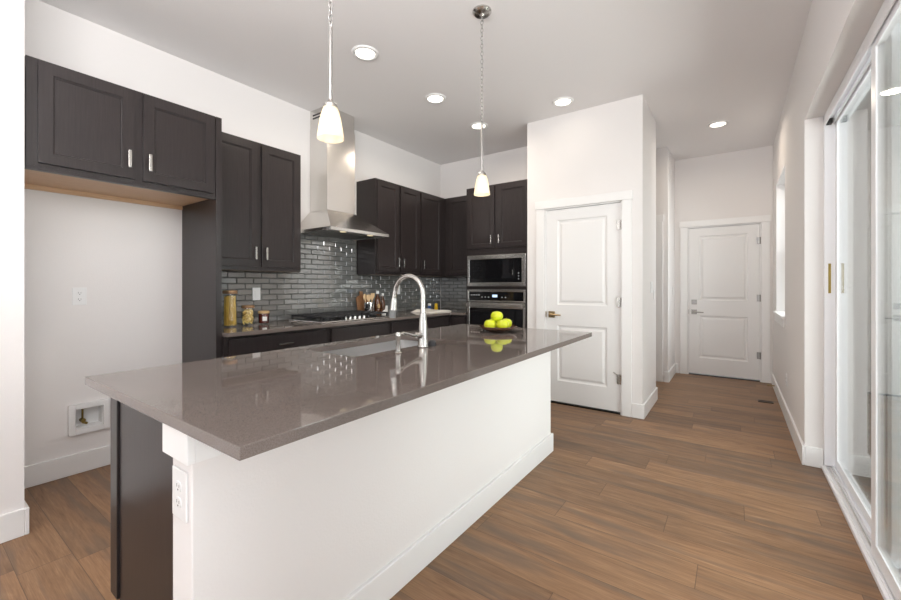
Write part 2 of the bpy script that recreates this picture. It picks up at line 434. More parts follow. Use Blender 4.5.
# ------------------------------------------------------------------ room shell
struct(B(-5.2, XO, YF-0.15, YH+0.15, -0.12, 0).build('floor', 'floor'), 'brown wood plank floor running through kitchen and hall', 'floor')
struct(B(-5.2, XO, YF-0.15, YH+0.15, H, H+0.12).build('ceiling', 'ceil'), 'flat off white textured ceiling', 'ceiling')
b = B(XL-0.12, XL, YS-0.1, 0.728, 0, H); b.box(XL-0.12, XL, 0.872, YB+0.12, 0, H); b.box(XL-0.12, XL, 0.728, 0.872, 0, 0.296); b.box(XL-0.12, XL, 0.728, 0.872, 0.428, H)
struct(b.build('wall_left', 'wall'), 'pale wall behind the range hood and the empty fridge alcove', 'wall')
struct(B(XL-0.12, XS, YF, YS, 0, H).build('wall_stub', 'wall'), 'pale wall end at the left edge, before the fridge alcove', 'wall')
struct(B(XL, XP0+0.1, YB, YB+0.12, 0, H).build('wall_rear', 'wall'), 'pale kitchen rear wall above the oven tower', 'wall')
# pantry block, with a recess for its door
DX0, DX1, DZ = -1.675, -0.895, 2.072
b = MB()
b.box(XP0, DX0, YP, YP+0.11, 0, H); b.box(DX1, XP1, YP, YP+0.11, 0, H); b.box(DX0, DX1, YP, YP+0.11, DZ, H)
b.box(XP0, XP0+0.1, YP+0.11, YPE, 0, H); b.box(XP1-0.11, XP1, YP+0.11, YPE, 0, H); b.box(XP0+0.1, XP1-0.11, YPE-0.11, YPE, 0, H)
struct(b.build('wall_pantry', 'wall'), 'pale wall block around the white pantry door', 'wall')
b = MB()
b.box(-2.9, XP1, YA, YA+0.11, 0, H); b.box(XP1-0.11, XP1, YA+0.11, YH+0.12, 0, H); b.box(-2.9, -2.79, YPE, YA, 0, H)
b.box(-2.79, XP0+0.1, YPE-0.002, YPE+0.1, 0, H)
struct(b.build('wall_alcove', 'wall'), 'pale hall wall on the left, just before the far door', 'wall')
EX0, EX1, EZ = -0.545, 0.275, 2.072
b = MB()
b.box(XP1, EX0, YH, YH+0.12, 0, H); b.box(EX1, XR, YH, YH+0.12, 0, H); b.box(EX0, EX1, YH, YH+0.12, EZ, H)
struct(b.build('wall_hall', 'wall'), 'short grey wall at the end of the hall, around its door', 'wall')
WY0, WY1, WZ0, WZ1 = 5.06, 6.06, 0.95, 2.43
b = MB()
SY0_, SY1_, SZ0, SZ1 = -3.3, 0.4, 0.25, 2.8
b.box(XR, XO, YF, SY0_, 0, H); b.box(XR, XO, SY1_, YD0, 0, H); b.box(XR, XO, SY0_, SY1_, 0, SZ0); b.box(XR, XO, SY0_, SY1_, SZ1, H)
b.box(XR, XO, YD0, YD1, ZD, H)
b.box(XR, XO, YD1, WY0, 0, H); b.box(XR, XO, WY1, YH+0.12, 0, H); b.box(XR, XO, WY0, WY1, 0, WZ0); b.box(XR, XO, WY0, WY1, WZ1, H)
struct(b.build('wall_right', 'wall'), 'pale right wall of the hall with a window and the sliding door opening', 'wall')
b = MB(); F0, F1, FZ0, FZ1 = -2.75, 0.25, 0.2, 2.7
b.box(XL, F0, YF-0.12, YF, 0, H); b.box(F1, XO, YF-0.12, YF, 0, H); b.box(F0, F1, YF-0.12, YF, 0, FZ0); b.box(F0, F1, YF-0.12, YF, FZ1, H)
struct(b.build('wall_front', 'wall'), 'wall with a wide window on the side behind the viewer', 'wall')

# baseboards
BH, BT = 0.135, 0.016
def bboard(name, label, boxes):
    b = MB()
    for x0, x1, y0, y1 in boxes: b.box(x0, x1, y0, y1, 0, BH)
    struct(b.build(name, 'white', bevel=0.004, seg=2), label, 'baseboard')
bboard('baseboard_left', 'white baseboard in the empty fridge alcove', [(XL, XL+BT, YS, 1.375)])
bboard('baseboard_stub', 'white baseboard on the wall end at the left edge', [(XS, XS+BT, YF, YS), (XL, XS+BT, YS, YS+BT)])
bboard('baseboard_pantry', 'white baseboard wrapping the corner right of the pantry door', [(-0.80, XP1+BT, YP-BT, YP), (XP1, XP1+BT, YP, YPE), (-2.79, XP1+BT, YPE, YPE+BT)])
bboard('baseboard_alcove', 'white baseboard on the hall corner left of the far door', [(-0.75, XP1+BT, YA-BT, YA), (XP1, XP1+BT, YA, YH)])
bboard('baseboard_hall', 'short white baseboard pieces beside the far door', [(XP1, -0.66, YH-BT, YH), (0.36, XR, YH-BT, YH)])
bboard('baseboard_right', 'long white baseboard along the right wall of the hall', [(XR-BT, XR, YD1-BT, YH), (XR, 0.492, YD1-BT, YD1), (XR-BT, XR, YF, YD0)])

# ------------------------------------------------------------------ hinged doors
def hinged_door(name, label, x0, x1, y, ztop, head_over, latch_left, hz, deadbolt=False, stop=False, metal='nickel'):
    t = thing(name, label, 'door', ((x0+x1)/2, y, 0), kind='structure')
    fn = lambda u, v, w: (u, y+0.012-w, v)
    W = x1-x0
    lx0, lx1, lz0, lz1 = x0+0.012, x1-0.012, 0.022, ztop-0.014
    pu0, pu1 = lx0+0.125, lx1-0.125
    b = MB().slab(fn, lx0, lx1, lz0, lz1, 0.036, [(pu0, pu1, 0.245, 0.835), (pu0, pu1, 1.05, 1.945)],
                  [(0, 0), (0.010, 0.009), (0.026, 0.011), (0.044, 0.003), (0.05, 0.002)])
    leaf = b.build('leaf', 'door', t)
    jb = MB(); jb.box(x0, x0+0.010, y-0.004, y+0.11, 0, ztop); jb.box(x1-0.010, x1, y-0.004, y+0.11, 0, ztop); jb.box(x0, x1, y-0.004, y+0.11, ztop-0.010, ztop)
    jb.build('jamb', 'white', t)
    B(x0+0.01, x1-0.01, y+0.004, y+0.09, 0, 0.012).build('threshold', 'black', t)
    cw = 0.092
    c = MB(); c.box(x0-cw, x0-0.003, y-0.018, y, 0, ztop+0.003); c.build('casing', 'white', t, bevel=0.003)
    c = MB(); c.box(x1+0.003, x1+cw, y-0.018, y, 0, ztop+0.003); c.build('casing', 'white', t, bevel=0.003)
    B(x0-cw-head_over, x1+cw+head_over, y-0.026, y, ztop+0.003, ztop+0.088).build('head_casing', 'white', t, bevel=0.003)
    hx = (lx0+0.065) if latch_left else (lx1-0.065); d = 1 if latch_left else -1
    h = B(hx-0.033, hx+0.033, y-0.002, y+0.012, hz-0.033, hz+0.033)
    h.cyl((hx, y, hz), (hx, y-0.045, hz), 0.011)
    h.tube([(hx-0.012*d, y-0.048, hz), (hx+0.03*d, y-0.05, hz), (hx+0.115*d, y-0.046, hz-0.002)], [0.010, 0.009, 0.007], 10)
    lv = h.build('lever_handle', metal, t, smooth=True)
    ed = lx0-0.001 if latch_left else lx1+0.001
    B(ed-0.006, ed+0.004, y-0.003, y+0.02, hz-0.03, hz+0.03).build('latch_plate', metal, t)
    if deadbolt:
        h = B(hx-0.032, hx+0.032, y-0.004, y+0.012, hz+0.105, hz+0.17); h.cyl((hx, y, hz+0.137), (hx, y-0.02, hz+0.137), 0.012)
        h.build('deadbolt', metal, t)
    ex = lx1 if latch_left else lx0
    for z in (0.34, 1.09, 1.84):
        b = MB().cyl((ex+0.006*d, y-0.006, z-0.045), (ex+0.006*d, y-0.006, z+0.045), 0.0075, n=10)
        b.box(ex-0.030*d if d > 0 else ex, ex if d > 0 else ex+0.030, y-0.0015, y+0.012, z-0.044, z+0.044)
        hg = b.build('hinge', 'pewter' if deadbolt else 'nickel', t, smooth=True)
        if stop and z < 0.5:
            MB().cyl((ex+0.004*d, y-0.01, z+0.05), (ex-0.02, y-0.05, z+0.055), 0.005, n=8).cyl((ex-0.02, y-0.05, z+0.055), (ex-0.055, y-0.03, z+0.07), 0.006, n=8).build('hinge_stop', 'nickel', t, smooth=True)
    return t
hinged_door('door_1', 'white two panel pantry door with aged brass lever', DX0, DX1, YP, DZ, 0.012, True, 0.945, stop=True, metal='bronze')
hinged_door('door_2', 'white two panel door with deadbolt at the hall end', EX0, EX1, YH, EZ, 0.012, True, 0.885, deadbolt=True, metal='pewter')
# casing of the side door in the alcove
t = thing('trim_1', 'white casing edge of a side door left in the hall', 'trim', (-0.80, YA, 0), kind='structure')
B(-0.85, -0.765, YA-0.018, YA, 0, 2.09).build('casing', 'white', t, bevel=0.003)
B(-1.8, -0.752, YA-0.026, YA, 2.09, 2.175).build('head_casing', 'white', t, bevel=0.003)
B(-1.7, -0.852, YA-0.004, YA, 0.01, 2.085).build('door_leaf', 'door', t)

# ------------------------------------------------------------------ hall window
t = thing('window_1', 'tall narrow white framed window in the right hall wall', 'window', (XO-0.05, (WY0+WY1)/2, WZ0), kind='structure')
b = MB(); f = 0.05; xa, xb = XO-0.09, XO-0.02
b.box(xa, xb, WY0, WY0+f, WZ0, WZ1); b.box(xa, xb, WY1-f, WY1, WZ0, WZ1); b.box(xa, xb, WY0+f, WY1-f, WZ0, WZ0+f); b.box(xa, xb, WY0+f, WY1-f, WZ1-f, WZ1)
zm = 1.62
b.box(xa, xb, WY0+f, WY1-f, zm-0.025, zm+0.025); b.build('frame', 'vinyl', t, bevel=0.003)
b = B(xa+0.03, xa+0.036, WY0+f, WY1-f, WZ0+f, zm-0.025); b.box(xa+0.03, xa+0.036, WY0+f, WY1-f, zm+0.025, WZ1-f); b.build('pane', 'pane', t)
t2 = thing('trim_2', 'white sill and apron under the hall window', 'trim', (XR, (WY0+WY1)/2, WZ0-0.1), kind='structure')
B(XR-0.03, xa, WY0-0.03, WY1+0.03, WZ0-0.022, WZ0+0.003).build('sill', 'white', t2, bevel=0.003)
B(XR-0.016, XR, WY0-0.01, WY1+0.01, WZ0-0.105, WZ0-0.022).build('apron', 'white', t2, bevel=0.003)

# window behind the viewer
t = thing('window_2', 'wide white framed window behind the viewer', 'window', (-1.25, YF-0.06, FZ0), kind='structure')
b = MB(); ya, yb = YF-0.09, YF-0.03
for xa_, xb_ in ((F0, F0+0.06), (F1-0.06, F1), (-1.78, -1.72), (-0.78, -0.72)): b.box(xa_, xb_, ya, yb, FZ0, FZ1)
b.box(F0+0.06, F1-0.06, ya, yb, FZ0, FZ0+0.06); b.box(F0+0.06, F1-0.06, ya, yb, FZ1-0.06, FZ1); b.build('frame', 'vinyl', t)

t = thing('added_side_window', 'wide white framed window added out of view on the right for fill light', 'window', (XO-0.06, -1.45, SZ0), kind='structure')  # unseen window added to let in fill light
b = MB(); xa, xb = XO-0.09, XO-0.03
for ya_ in (SY0_, -2.07, -0.83, SY1_-0.06): b.box(xa, xb, ya_, ya_+0.06, SZ0, SZ1)
b.box(xa, xb, SY0_, SY1_, SZ0, SZ0+0.06); b.box(xa, xb, SY0_, SY1_, SZ1-0.06, SZ1); b.build('frame', 'vinyl', t)

# ------------------------------------------------------------------ sliding patio door
t = thing('door_3', 'white framed sliding glass patio door at the right edge', 'door', (0.55, (YD0+YD1)/2, 0), kind='structure')
b = MB(); XD0, XD1 = 0.495, 0.605
b.box(XD0, XD1, YD1-0.035, YD1, 0.035, ZD); b.box(XD0, XD1, YD0, YD0+0.035, 0.035, ZD)
b.box(XD0, XD1, YD0, YD1, ZD-0.04, ZD)
b.box(XD0, XD0+0.006, YD0+0.035, YD1-0.035, ZD-0.075, ZD-0.04); b.box(0.536, 0.544, YD0+0.035, YD1-0.035, ZD-0.07, ZD-0.04)
b.build('frame', 'vinyl', t, bevel=0.002)
b = MB(); b.box(XD0-0.012, XD1, YD0, YD1, 0, 0.022); b.box(XD0, XD0+0.008, YD0, YD1, 0.022, 0.036)
b.box(0.536, 0.546, YD0, YD1, 0.022, 0.042); b.box(0.590, XD1, YD0, YD1, 0.022, 0.05)
b.build('track', 'vinyl', t, bevel=0.002)
b = MB(); b.box(0.517, 0.524, YD0+0.05, YD1-0.05, 0.022, 0.034); b.build('rail', 'steel', t)
def panel(xa, xb, ya, yb, z0, z1, st, gl):
    b = MB(); b.box(xa, xb, ya, ya+st, z0, z1); b.box(xa, xb, yb-st, yb, z0, z1); b.box(xa, xb, ya+st, yb-st, z0, z0+st); b.box(xa, xb, ya+st, yb-st, z1-st*0.8, z1)
    p = b.build('panel_frame', 'vinyl', t, bevel=0.002)
    g = MB()
    xm = (xa+xb)/2
    g.box(gl, gl+0.004, ya+st-0.005, yb-st+0.005, z0+st-0.005, z1-st*0.8+0.005)
    g.box(gl+0.012, gl+0.016, ya+st-0.005, yb-st+0.005, z0+st-0.005, z1-st*0.8+0.005)
    g.build('pane', 'pane', p)
    return p
panel(0.548, 0.582, 2.50, YD1-0.035, 0.043, ZD-0.04, 0.055, 0.552)
panel(0.506, 0.534, YD0+0.035, 2.60, 0.034, ZD-0.045, 0.07, 0.510)
b = MB().box(0.514, 0.527, YD1-0.039, YD1-0.034, 1.20, 1.40); b.build('strike_plate', 'brass', t, label='brass strike plate')
b = MB().box(0.504, 0.530, YD1-0.075, YD1-0.035, ZD-0.075, ZD-0.042); b.build('bumper', 'slot', t)

# outside: patio, and a siding wall added to limit brightness in the glass
struct(B(XO, 9, -12, 20, -0.25, -0.12).build('patio_slab', 'concrete'), 'grey concrete patio outside the sliding door', 'patio')
b = MB()
for i in range(36):
    z = -0.12 + i*0.17
    b.prism([(0, z), (0.012, z), (0.002, z+0.17), (0, z+0.17)], lambda u, v, w: (w, 4.30-u, v), XO, 3.2)
b.box(XO, 3.2, 4.30, 4.42, -0.12, 6.0)
struct(b.build('added_siding_wall', 'siding'), 'grey lap siding wall added outside to dim the view through the glass', 'wall')

# ------------------------------------------------------------------ cabinets
RINGS = [(0, 0), (0.002, 0.005), (0.008, 0.006), (0.010, 0.011)]
FACEX = lambda x: (lambda u, v, w: (x+w, u, v))          # faces +x; u = y, v = z
FACEY = lambda y: (lambda u, v, w: (u, y-w, v))          # faces -y; u = x, v = z
FACEXN = lambda x: (lambda u, v, w: (x-w, u, v))         # faces -x
def pull(parent, fn, u, v, length=0.11, vertical=True):
    """flat bar pull on a face"""
    b = MB()
    def bx(u0, u1, v0, v1, w0, w1):
        p, q = fn(u0, v0, w0), fn(u1, v1, w1); b.box(p[0], q[0], p[1], q[1], p[2], q[2])
    l = length/2
    if vertical:
        bx(u-0.008, u+0.008, v-l, v+l, 0.027, 0.034); bx(u-0.006, u+0.006, v-l, v-l+0.011, 0, 0.028); bx(u-0.006, u+0.006, v+l-0.011, v+l, 0, 0.028)
    else:
        bx(u-l, u+l, v-0.0055, v+0.0055, 0.024, 0.032); bx(u-l+0.004, u-l+0.014, v-0.004, v+0.004, 0, 0.025); bx(u+l-0.014, u+l-0.004, v-0.004, v+0.004, 0, 0.025)
    return b.build('handle', 'nickel', parent, bevel=0.0015, label='satin nickel bar handle')
def cdoor(parent, fn, u0, u1, v0, v1, hu=None, hv=None, name='door', vertical=True, frame=0.056, hl=0.105):
    b = MB()
    if v1-v0 < 0.2:
        b.slab(fn, u0, u1, v0, v1, 0.02, [(u0+0.004, u1-0.004, v0+0.004, v1-0.004)], [(0, 0), (0.001, 0.0)])
    else:
        b.slab(fn, u0, u1, v0, v1, 0.02, [(u0+frame, u1-frame, v0+frame, v1-frame)], RINGS)
    d = b.build(name, 'espresso', parent, weld=False)
    if hu is not None: pull(d, fn, hu, hv, hl, vertical)
    return d
def carcass(parent, x0, x1, y0, y1, z0, z1, mat='espresso', name='body'):
    return B(x0, x1, y0, y1, z0, z1).build(name, mat, parent, bevel=0.0015)
G = 0.0015
# over-fridge cabinet
ZT = 2.455
t = thing('wall_cabinet', 'wide dark cabinet with two short doors above the empty fridge alcove', 'cabinet', ((XL-3.0)/2, 0.9, 1.865), 'dark stained upper cabinets')
b = B(XL+G, -3.015, YS+0.018, 1.36, 1.885, ZT)
b.box(-3.05, -3.015, YS+0.018, 1.36, 1.865, 1.885); b.build('body', 'espresso', t, bevel=0.001)
b = B(XL+G, -3.051, YS+0.018, 1.36, 1.879, 1.8845); b.box(XL+G, XL+0.02, YS+0.018, 1.36, 1.850, 1.879); b.build('bottom_panel', 'maple', t, label='unstained maple underside')
f = FACEX(-2.995)
cdoor(t, f, 0.467, 0.882, 1.903, 2.437, 0.852, 2.015)
cdoor(t, f, 0.928, 1.343, 1.903, 2.437, 0.956, 2.015)
# fridge end panel
tag(B(XL+G, -3.013, 1.363, 1.402, 0, ZT).build('end_panel', 'espresso', bevel=0.001), 'tall dark panel standing between fridge alcove and base cabinets', 'panel')
# left uppers
UB = 1.375
def upper(name, label, y0, y1, doors, back=XL+G):
    t = thing(name, label, 'cabinet', (-3.42, (y0+y1)/2, UB), 'dark stained upper cabinets')
    carcass(t, back, -3.27, y0, y1, UB+0.004, ZT)
    B(back+0.01, -3.275, y0+0.01, y1-0.01, UB, UB+0.0038).build('bottom_panel', 'underside', t, label='brown underside')
    f = FACEX(-3.25)
    for (a, c, h) in doors: cdoor(t, f, a, c, UB+0.035, ZT-0.02, h, 1.52)
    return t
upper('wall_cabinet', 'dark two door upper cabinet left of the steel range hood', 1.4035, 2.22, [(1.43, 1.802, 1.772), (1.838, 2.195, 1.866)])
upper('wall_cabinet', 'dark two door upper cabinet just right of the range hood', 3.16, 3.925, [(3.178, 3.530, 3.502), (3.560, 3.908, 3.588)])
upper('wall_cabinet', 'dark single door upper cabinet in the far kitchen corner', 3.927, YB-0.003, [(3.945, 4.372, 3.973)])
t = thing('wall_cabinet', 'narrow dark upper cabinet between corner and oven tower', 'cabinet', (-2.98, 4.62, UB), 'dark stained upper cabinets')
carcass(t, -3.265, -2.7295, 4.478, YB-G, UB+0.004, ZT)
cdoor(t, FACEY(4.458), -3.20, -2.736, UB+0.035, ZT-0.02)
# oven tower (open niches for the two appliances)
TX0, TX1, TY = -2.728, -1.8795, 4.19
t = thing('oven_tower', 'tall dark cabinet holding the microwave and wall oven', 'cabinet', (-2.29, 4.48, 0), None)
b = MB(); s_ = 0.035
b.box(TX0, TX0+s_, TY, YB-G, 0, ZT); b.box(TX1-s_, TX1, TY, YB-G, 0, ZT); b.box(TX0+s_, TX1-s_, TY, YB-G, 1.655, ZT)
b.box(TX0+s_, TX1-s_, TY, YB-G, 1.208, 1.243); b.box(TX0+s_, TX1-s_, TY, YB-G, 0.10, 0.46); b.box(TX0+s_, TX1-s_, YB-0.03, YB-G, 0.46, 1.655)
b.box(TX0+s_, TX1-s_, TY, TY+0.02, 1.618, 1.655)
b.build('body', 'espresso', t, bevel=0.001)
f = FACEY(4.17)
cdoor(t, f, -2.698, -2.326, 1.70, ZT-0.02, -2.356, 1.80)
cdoor(t, f, -2.282, -1.910, 1.70, ZT-0.02, -2.252, 1.80)
cdoor(t, f, -2.698, -1.910, 0.14, 0.44, -2.29, 0.39, 'drawer', False)
B(TX0+0.03, TX1-0.03, TY+0.06, TY+0.075, 0, 0.10).build('toe_kick', 'espresso_h', t)
# microwave
t = thing('microwave', 'built in steel framed black glass microwave above the oven', 'microwave', (-2.29, 4.45, 1.245))
b = MB(); mx0, mx1, mz0, mz1 = -2.690, -1.917, 1.2445, 1.617
B(mx0+0.02, mx1-0.02, 4.19, 4.70, mz0+0.003, mz1-0.01).build('body', 'black', t)
b.box(mx0, mx1, 4.150, 4.188, mz0, mz0+0.045); b.box(mx0, mx1, 4.150, 4.188, mz1-0.05, mz1); b.box(mx0, mx0+0.028, 4.150, 4.188, mz0+0.045, mz1-0.05); b.box(mx1-0.045, mx1, 4.150, 4.188, mz0+0.045, mz1-0.05)
b.build('trim_frame', 'steel', t, bevel=0.002)
dd = B(mx0+0.028, mx1-0.145, 4.158, 4.187, mz0+0.045, mz1-0.05).build('door', 'blackglass', t, bevel=0.001)
cp = B(mx1-0.143, mx1-0.045, 4.158, 4.187, mz0+0.045, mz1-0.05).build('control_panel', 'blackglass', t, bevel=0.001)
b = MB()
for i in range(3): MB().cyl((mx1-0.085, 4.1578, mz0+0.085+i*0.033), (mx1-0.085, 4.1565, mz0+0.085+i*0.033), 0.006, n=10).build('button', 'mark', cp)
B(mx1-0.16, mx1-0.152, 4.145, 4.158, mz0+0.13, mz0+0.19).build('latch_grip', 'steel', t)
# wall oven
t = thing('wall_oven', 'built in steel framed black glass oven below the microwave', 'oven', (-2.29, 4.45, 0.46))
B(mx0+0.02, mx1-0.02, 4.19, 4.74, 0.463, 1.20).build('body', 'black', t)
b = MB(); b.box(mx0, mx1, 4.150, 4.188, 1.178, 1.205); b.box(mx0, mx0+0.022, 4.150, 4.188, 1.075, 1.178); b.box(mx1-0.022, mx1, 4.150, 4.188, 1.075, 1.178); b.box(mx0, mx1, 4.150, 4.188, 1.058, 1.075)
b.build('trim_frame', 'steel', t, bevel=0.002)
cp = B(mx0+0.022, mx1-0.022, 4.156, 4.187, 1.075, 1.178).build('control_panel', 'blackglass', t)
B(-2.34, -2.275, 4.1548, 4.1559, 1.115, 1.145).build('display', 'display', cp)
for i in range(4): B(mx0+0.05+i*0.035, mx0+0.07+i*0.035, 4.1550, 4.1559, 1.135, 1.145).build('button', 'mark', cp)
for i in range(3): B(-2.40-i*0.045, -2.385-i*0.045, 4.1550, 4.1559, 1.11, 1.12).build('button', 'mark', cp)
for i in range(2): B(-2.22+i*0.045, -2.205+i*0.045, 4.1550, 4.1559, 1.11, 1.12).build('button', 'mark', cp)
b = MB(); b.box(mx0, mx0+0.03, 4.152, 4.188, 0.47, 1.05); b.box(mx1-0.03, mx1, 4.152, 4.188, 0.47, 1.05); b.box(mx0+0.03, mx1-0.03, 4.152, 4.188, 0.985, 1.05); b.box(mx0+0.03, mx1-0.03, 4.152, 4.188, 0.47, 0.50)
od = b.build('door', 'steel', t, bevel=0.002)
B(mx0+0.03, mx1-0.03, 4.156, 4.187, 0.50, 0.985).build('glass', 'blackglass', od)
b = MB(); b.box(mx0+0.012, mx1-0.012, 4.098, 4.118, 1.0, 1.042); b.box(mx0+0.05, mx0+0.07, 4.118, 4.152, 1.01, 1.03); b.box(mx1-0.07, mx1-0.05, 4.118, 4.152, 1.01, 1.03)
b.build('handle', 'steel', od, bevel=0.004)

# base cabinets along the left wall
def base(label, y0, y1, fronts):
    t = thing('base_cabinet', label, 'cabinet', (-3.28, (y0+y1)/2, 0), 'dark stained base cabinets')
    carcass(t, XL+G, -2.98, y0, y1, 0.10, 0.882)
    B(XL+0.05, -3.05, y0, y1, 0, 0.0995).build('toe_kick', 'espresso_h', t)
    f = FACEX(-2.96)
    for (a, c, v0, v1, hu, hv, vert, nm) in fronts: cdoor(t, f, a, c, v0, v1, hu, hv, nm, vert, hl=0.125 if not vert else 0.105)
    return t
base('dark base cabinet with one wide drawer left of the cooktop', 1.4035, 2.298, [(1.43, 2.27, 0.705, 0.862, 1.86, 0.785, False, 'drawer'), (1.43, 1.845, 0.13, 0.685, 1.81, 0.60, True, 'door'), (1.865, 2.27, 0.13, 0.685, 1.90, 0.60, True, 'door')])
base('dark base cabinet directly under the gas cooktop', 2.30, 3.073, [(2.325, 3.045, 0.705, 0.862, None, None, False, 'drawer'), (2.325, 2.675, 0.13, 0.685, 2.64, 0.60, True, 'door'), (2.695, 3.045, 0.13, 0.685, 2.73, 0.60, True, 'door')])
base('dark base cabinet from the cooktop to the far corner', 3.075, 4.186, [(3.10, 4.08, 0.705, 0.862, None, None, False, 'drawer'), (3.10, 4.08, 0.13, 0.685, 3.14, 0.60, True, 'door')])
t = thing('base_cabinet', 'short dark base cabinet between corner and oven tower', 'cabinet', (-2.84, 4.49, 0), 'dark stained base cabinets')
carcass(t, -2.978, -2.7295, 4.19, YB-G, 0.10, 0.882)
cdoor(t, FACEY(4.17), -2.94, -2.740, 0.705, 0.862, None, None, 'drawer')
cdoor(t, FACEY(4.17), -2.94, -2.740, 0.13, 0.685, -2.75, 0.6, 'door', frame=0.05)
B(-2.978, -2.7295, 4.25, 4.27, 0, 0.0995).build('toe_kick', 'espresso_h', t)
# kitchen countertop (L shaped)
CZ0, CZ = 0.884, 0.914
b = MB().prism([(XL+G, 1.4035), (-2.932, 1.4035), (-2.932, 4.142), (-2.7295, 4.142), (-2.7295, YB-G), (XL+G, YB-G)], lambda u, v, w: (u, v, w), CZ0, CZ)
tag(b.build('kitchen_countertop', 'quartz', bevel=0.002), 'taupe quartz countertop running along the tiled walls under the jars', 'countertop')
# tiled backsplashes: bevelled tiles on a grout bed
def tiles(name, label, mapf, u0, u1, z0, z1, cut=None):
    t = thing(name, label, 'backsplash', mapf((u0+u1)/2, z0, 0.0), None)
    bed = MB(); tl = MB(); TW, TH, gp, be = 0.1524, 0.0508, 0.003, 0.005
    def bx(bm, a, c, v0, v1, w0, w1):
        p, q = mapf(a, v0, w0), mapf(c, v1, w1); bm.box(p[0], q[0], p[1], q[1], p[2], q[2])
    bx(bed, u0, u1, z0, 1.374, 0.001, 0.006)
    if cut: bx(bed, cut[0], cut[1], 1.374, z1, 0.001, 0.006)
    r = 0; z = z0
    while z < z1-0.01:
        zt = min(z+TH, z1)
        x = u0 - (TW/2 if r % 2 else 0.0)
        while x < u1:
            a, c = max(x, u0)+gp/2, min(x+TW, u1)-gp/2
            lo, hi = z+gp/2, zt-gp/2
            if lo > 1.33:
                if cut is None: break
                a, c = max(a, cut[0]+0.002), min(c, cut[1]-0.002)
            elif hi > 1.374: hi = 1.374
            if c-a > 0.016 and hi-lo > 0.014:
                o = [(a, lo, 0.006), (c, lo, 0.006), (c, hi, 0.006), (a, hi, 0.006)]
                i = [(a+be, lo+be, 0.011), (c-be, lo+be, 0.011), (c-be, hi-be, 0.011), (a+be, hi-be, 0.011)]
                tw = random.uniform(-0.0006, 0.0006); tw2 = random.uniform(-0.0003, 0.0003)
                i = [(p[0], p[1], p[2] + (tw if k in (0, 3) else -tw) + (tw2 if k < 2 else -tw2)) for k, p in enumerate(i)]
                O = [tl.bm.verts.new(mapf(*p)) for p in o]; I = [tl.bm.verts.new(mapf(*p)) for p in i]
                tl.bridge(O, I); tl.bm.faces.new(I)
            x += TW
        z += TH; r += 1
    bed.build('grout_bed', 'grout', t); tl.build('tiles', 'tile', t)
tiles('backsplash', 'glossy grey subway tile backsplash on the left wall behind the cooktop', lambda u, v, w: (XL+w, u, v), 1.404, YB-0.013, CZ+0.0005, 1.775, (2.225, 3.155))
tiles('backsplash', 'small glossy grey subway tile backsplash beside the oven tower', lambda u, v, w: (u, YB-w, v), XL+0.013, -2.730, CZ+0.0005, 1.374)

# ------------------------------------------------------------------ range hood
t = thing('range_hood', 'stainless steel chimney range hood on the left wall above the cooktop', 'range hood', (XL, 2.72, 1.77))
HX, y0, y1 = -3.0, 2.345, 3.10
cx, c0, c1 = -3.30, 2.535, 2.893
b = MB(); b.box(XL+G, cx, c0, c1, 2.01, 2.86); b.build('chimney', 'steel', t, bevel=0.002)
b = B(XL+G, cx-0.004, c0+0.004, c1-0.004, 2.86, H-0.002); ch = b.build('chimney_extension', 'steel', t, bevel=0.002)
b = MB()
for k in range(2): b.box(XL+0.05, cx-0.05, c0+0.0005, c0+0.004, 2.955+k*0.03, 2.968+k*0.03)
b.build('vent_slots', 'slot', ch)
b = MB()
lo = [(XL+G, y0, 1.795), (HX, y0, 1.795), (HX, y1, 1.795), (XL+G, y1, 1.795)]
hi = [(XL+G, c0, 2.01), (cx, c0, 2.01), (cx, c1, 2.01), (XL+G, c1, 2.01)]
A = [b.bm.verts.new(p) for p in lo]; C_ = [b.bm.verts.new(p) for p in hi]; b.bridge(A, C_); b.bm.faces.new(A[::-1]); b.bm.faces.new(C_)
b.build('canopy', 'steel', t, bevel=0.001)
b = MB(); b.box(HX-0.02, HX, y0, y1, 1.765, 1.7945); b.box(XL+G, HX-0.02, y0, y0+0.015, 1.765, 1.7945); b.box(XL+G, HX-0.02, y1-0.015, y1, 1.765, 1.7945)
b.build('lip', 'steel', t, bevel=0.001)
b = MB(); b.box(XL+0.01, HX-0.02, y0+0.015, y1-0.015, 1.772, 1.780)
for k in range(14): b.box(XL+0.08, HX-0.13, y0+0.05+k*0.047, y0+0.075+k*0.047, 1.767, 1.772)
b.build('filter', 'steel_dark', t)
for k in (0.2, 0.55):
    MB().cyl((HX-0.07, y0+k, 1.7718), (HX-0.07, y0+k, 1.766), 0.03, n=20).build('lamp', 'hood_lens', t)

# ------------------------------------------------------------------ cooktop
t = thing('gas_cooktop', 'stainless gas cooktop with black grates on the kitchen counter', 'cooktop', (-3.24, 2.69, CZ))
ky0, ky1, kx0, kx1 = 2.25, 3.13, -3.51, -3.00
B(kx0, kx1, ky0, ky1, CZ+0.0005, CZ+0.012).build('pan', 'steel', t, bevel=0.004)
for (ta, tb) in ((2.262, 2.548), (2.552, 2.828), (2.832, 3.118)):
    B(-3.495, -3.035 if ta != 2.552 else -3.115, ta, tb, CZ+0.0122, CZ+0.0145).build('burner_tray', 'black', t, bevel=0.001)
for (bx_, by_, r_) in ((-3.38, 2.40, 0.04), (-3.13, 2.40, 0.034), (-3.28, 2.69, 0.055), (-3.38, 2.98, 0.034), (-3.13, 2.98, 0.04)):
    MB().cyl((bx_, by_, CZ+0.0147), (bx_, by_, CZ+0.024), r_+0.012, n=24).cyl((bx_, by_, CZ+0.024), (bx_, by_, CZ+0.034), r_, n=24).build('burner', 'black', t)
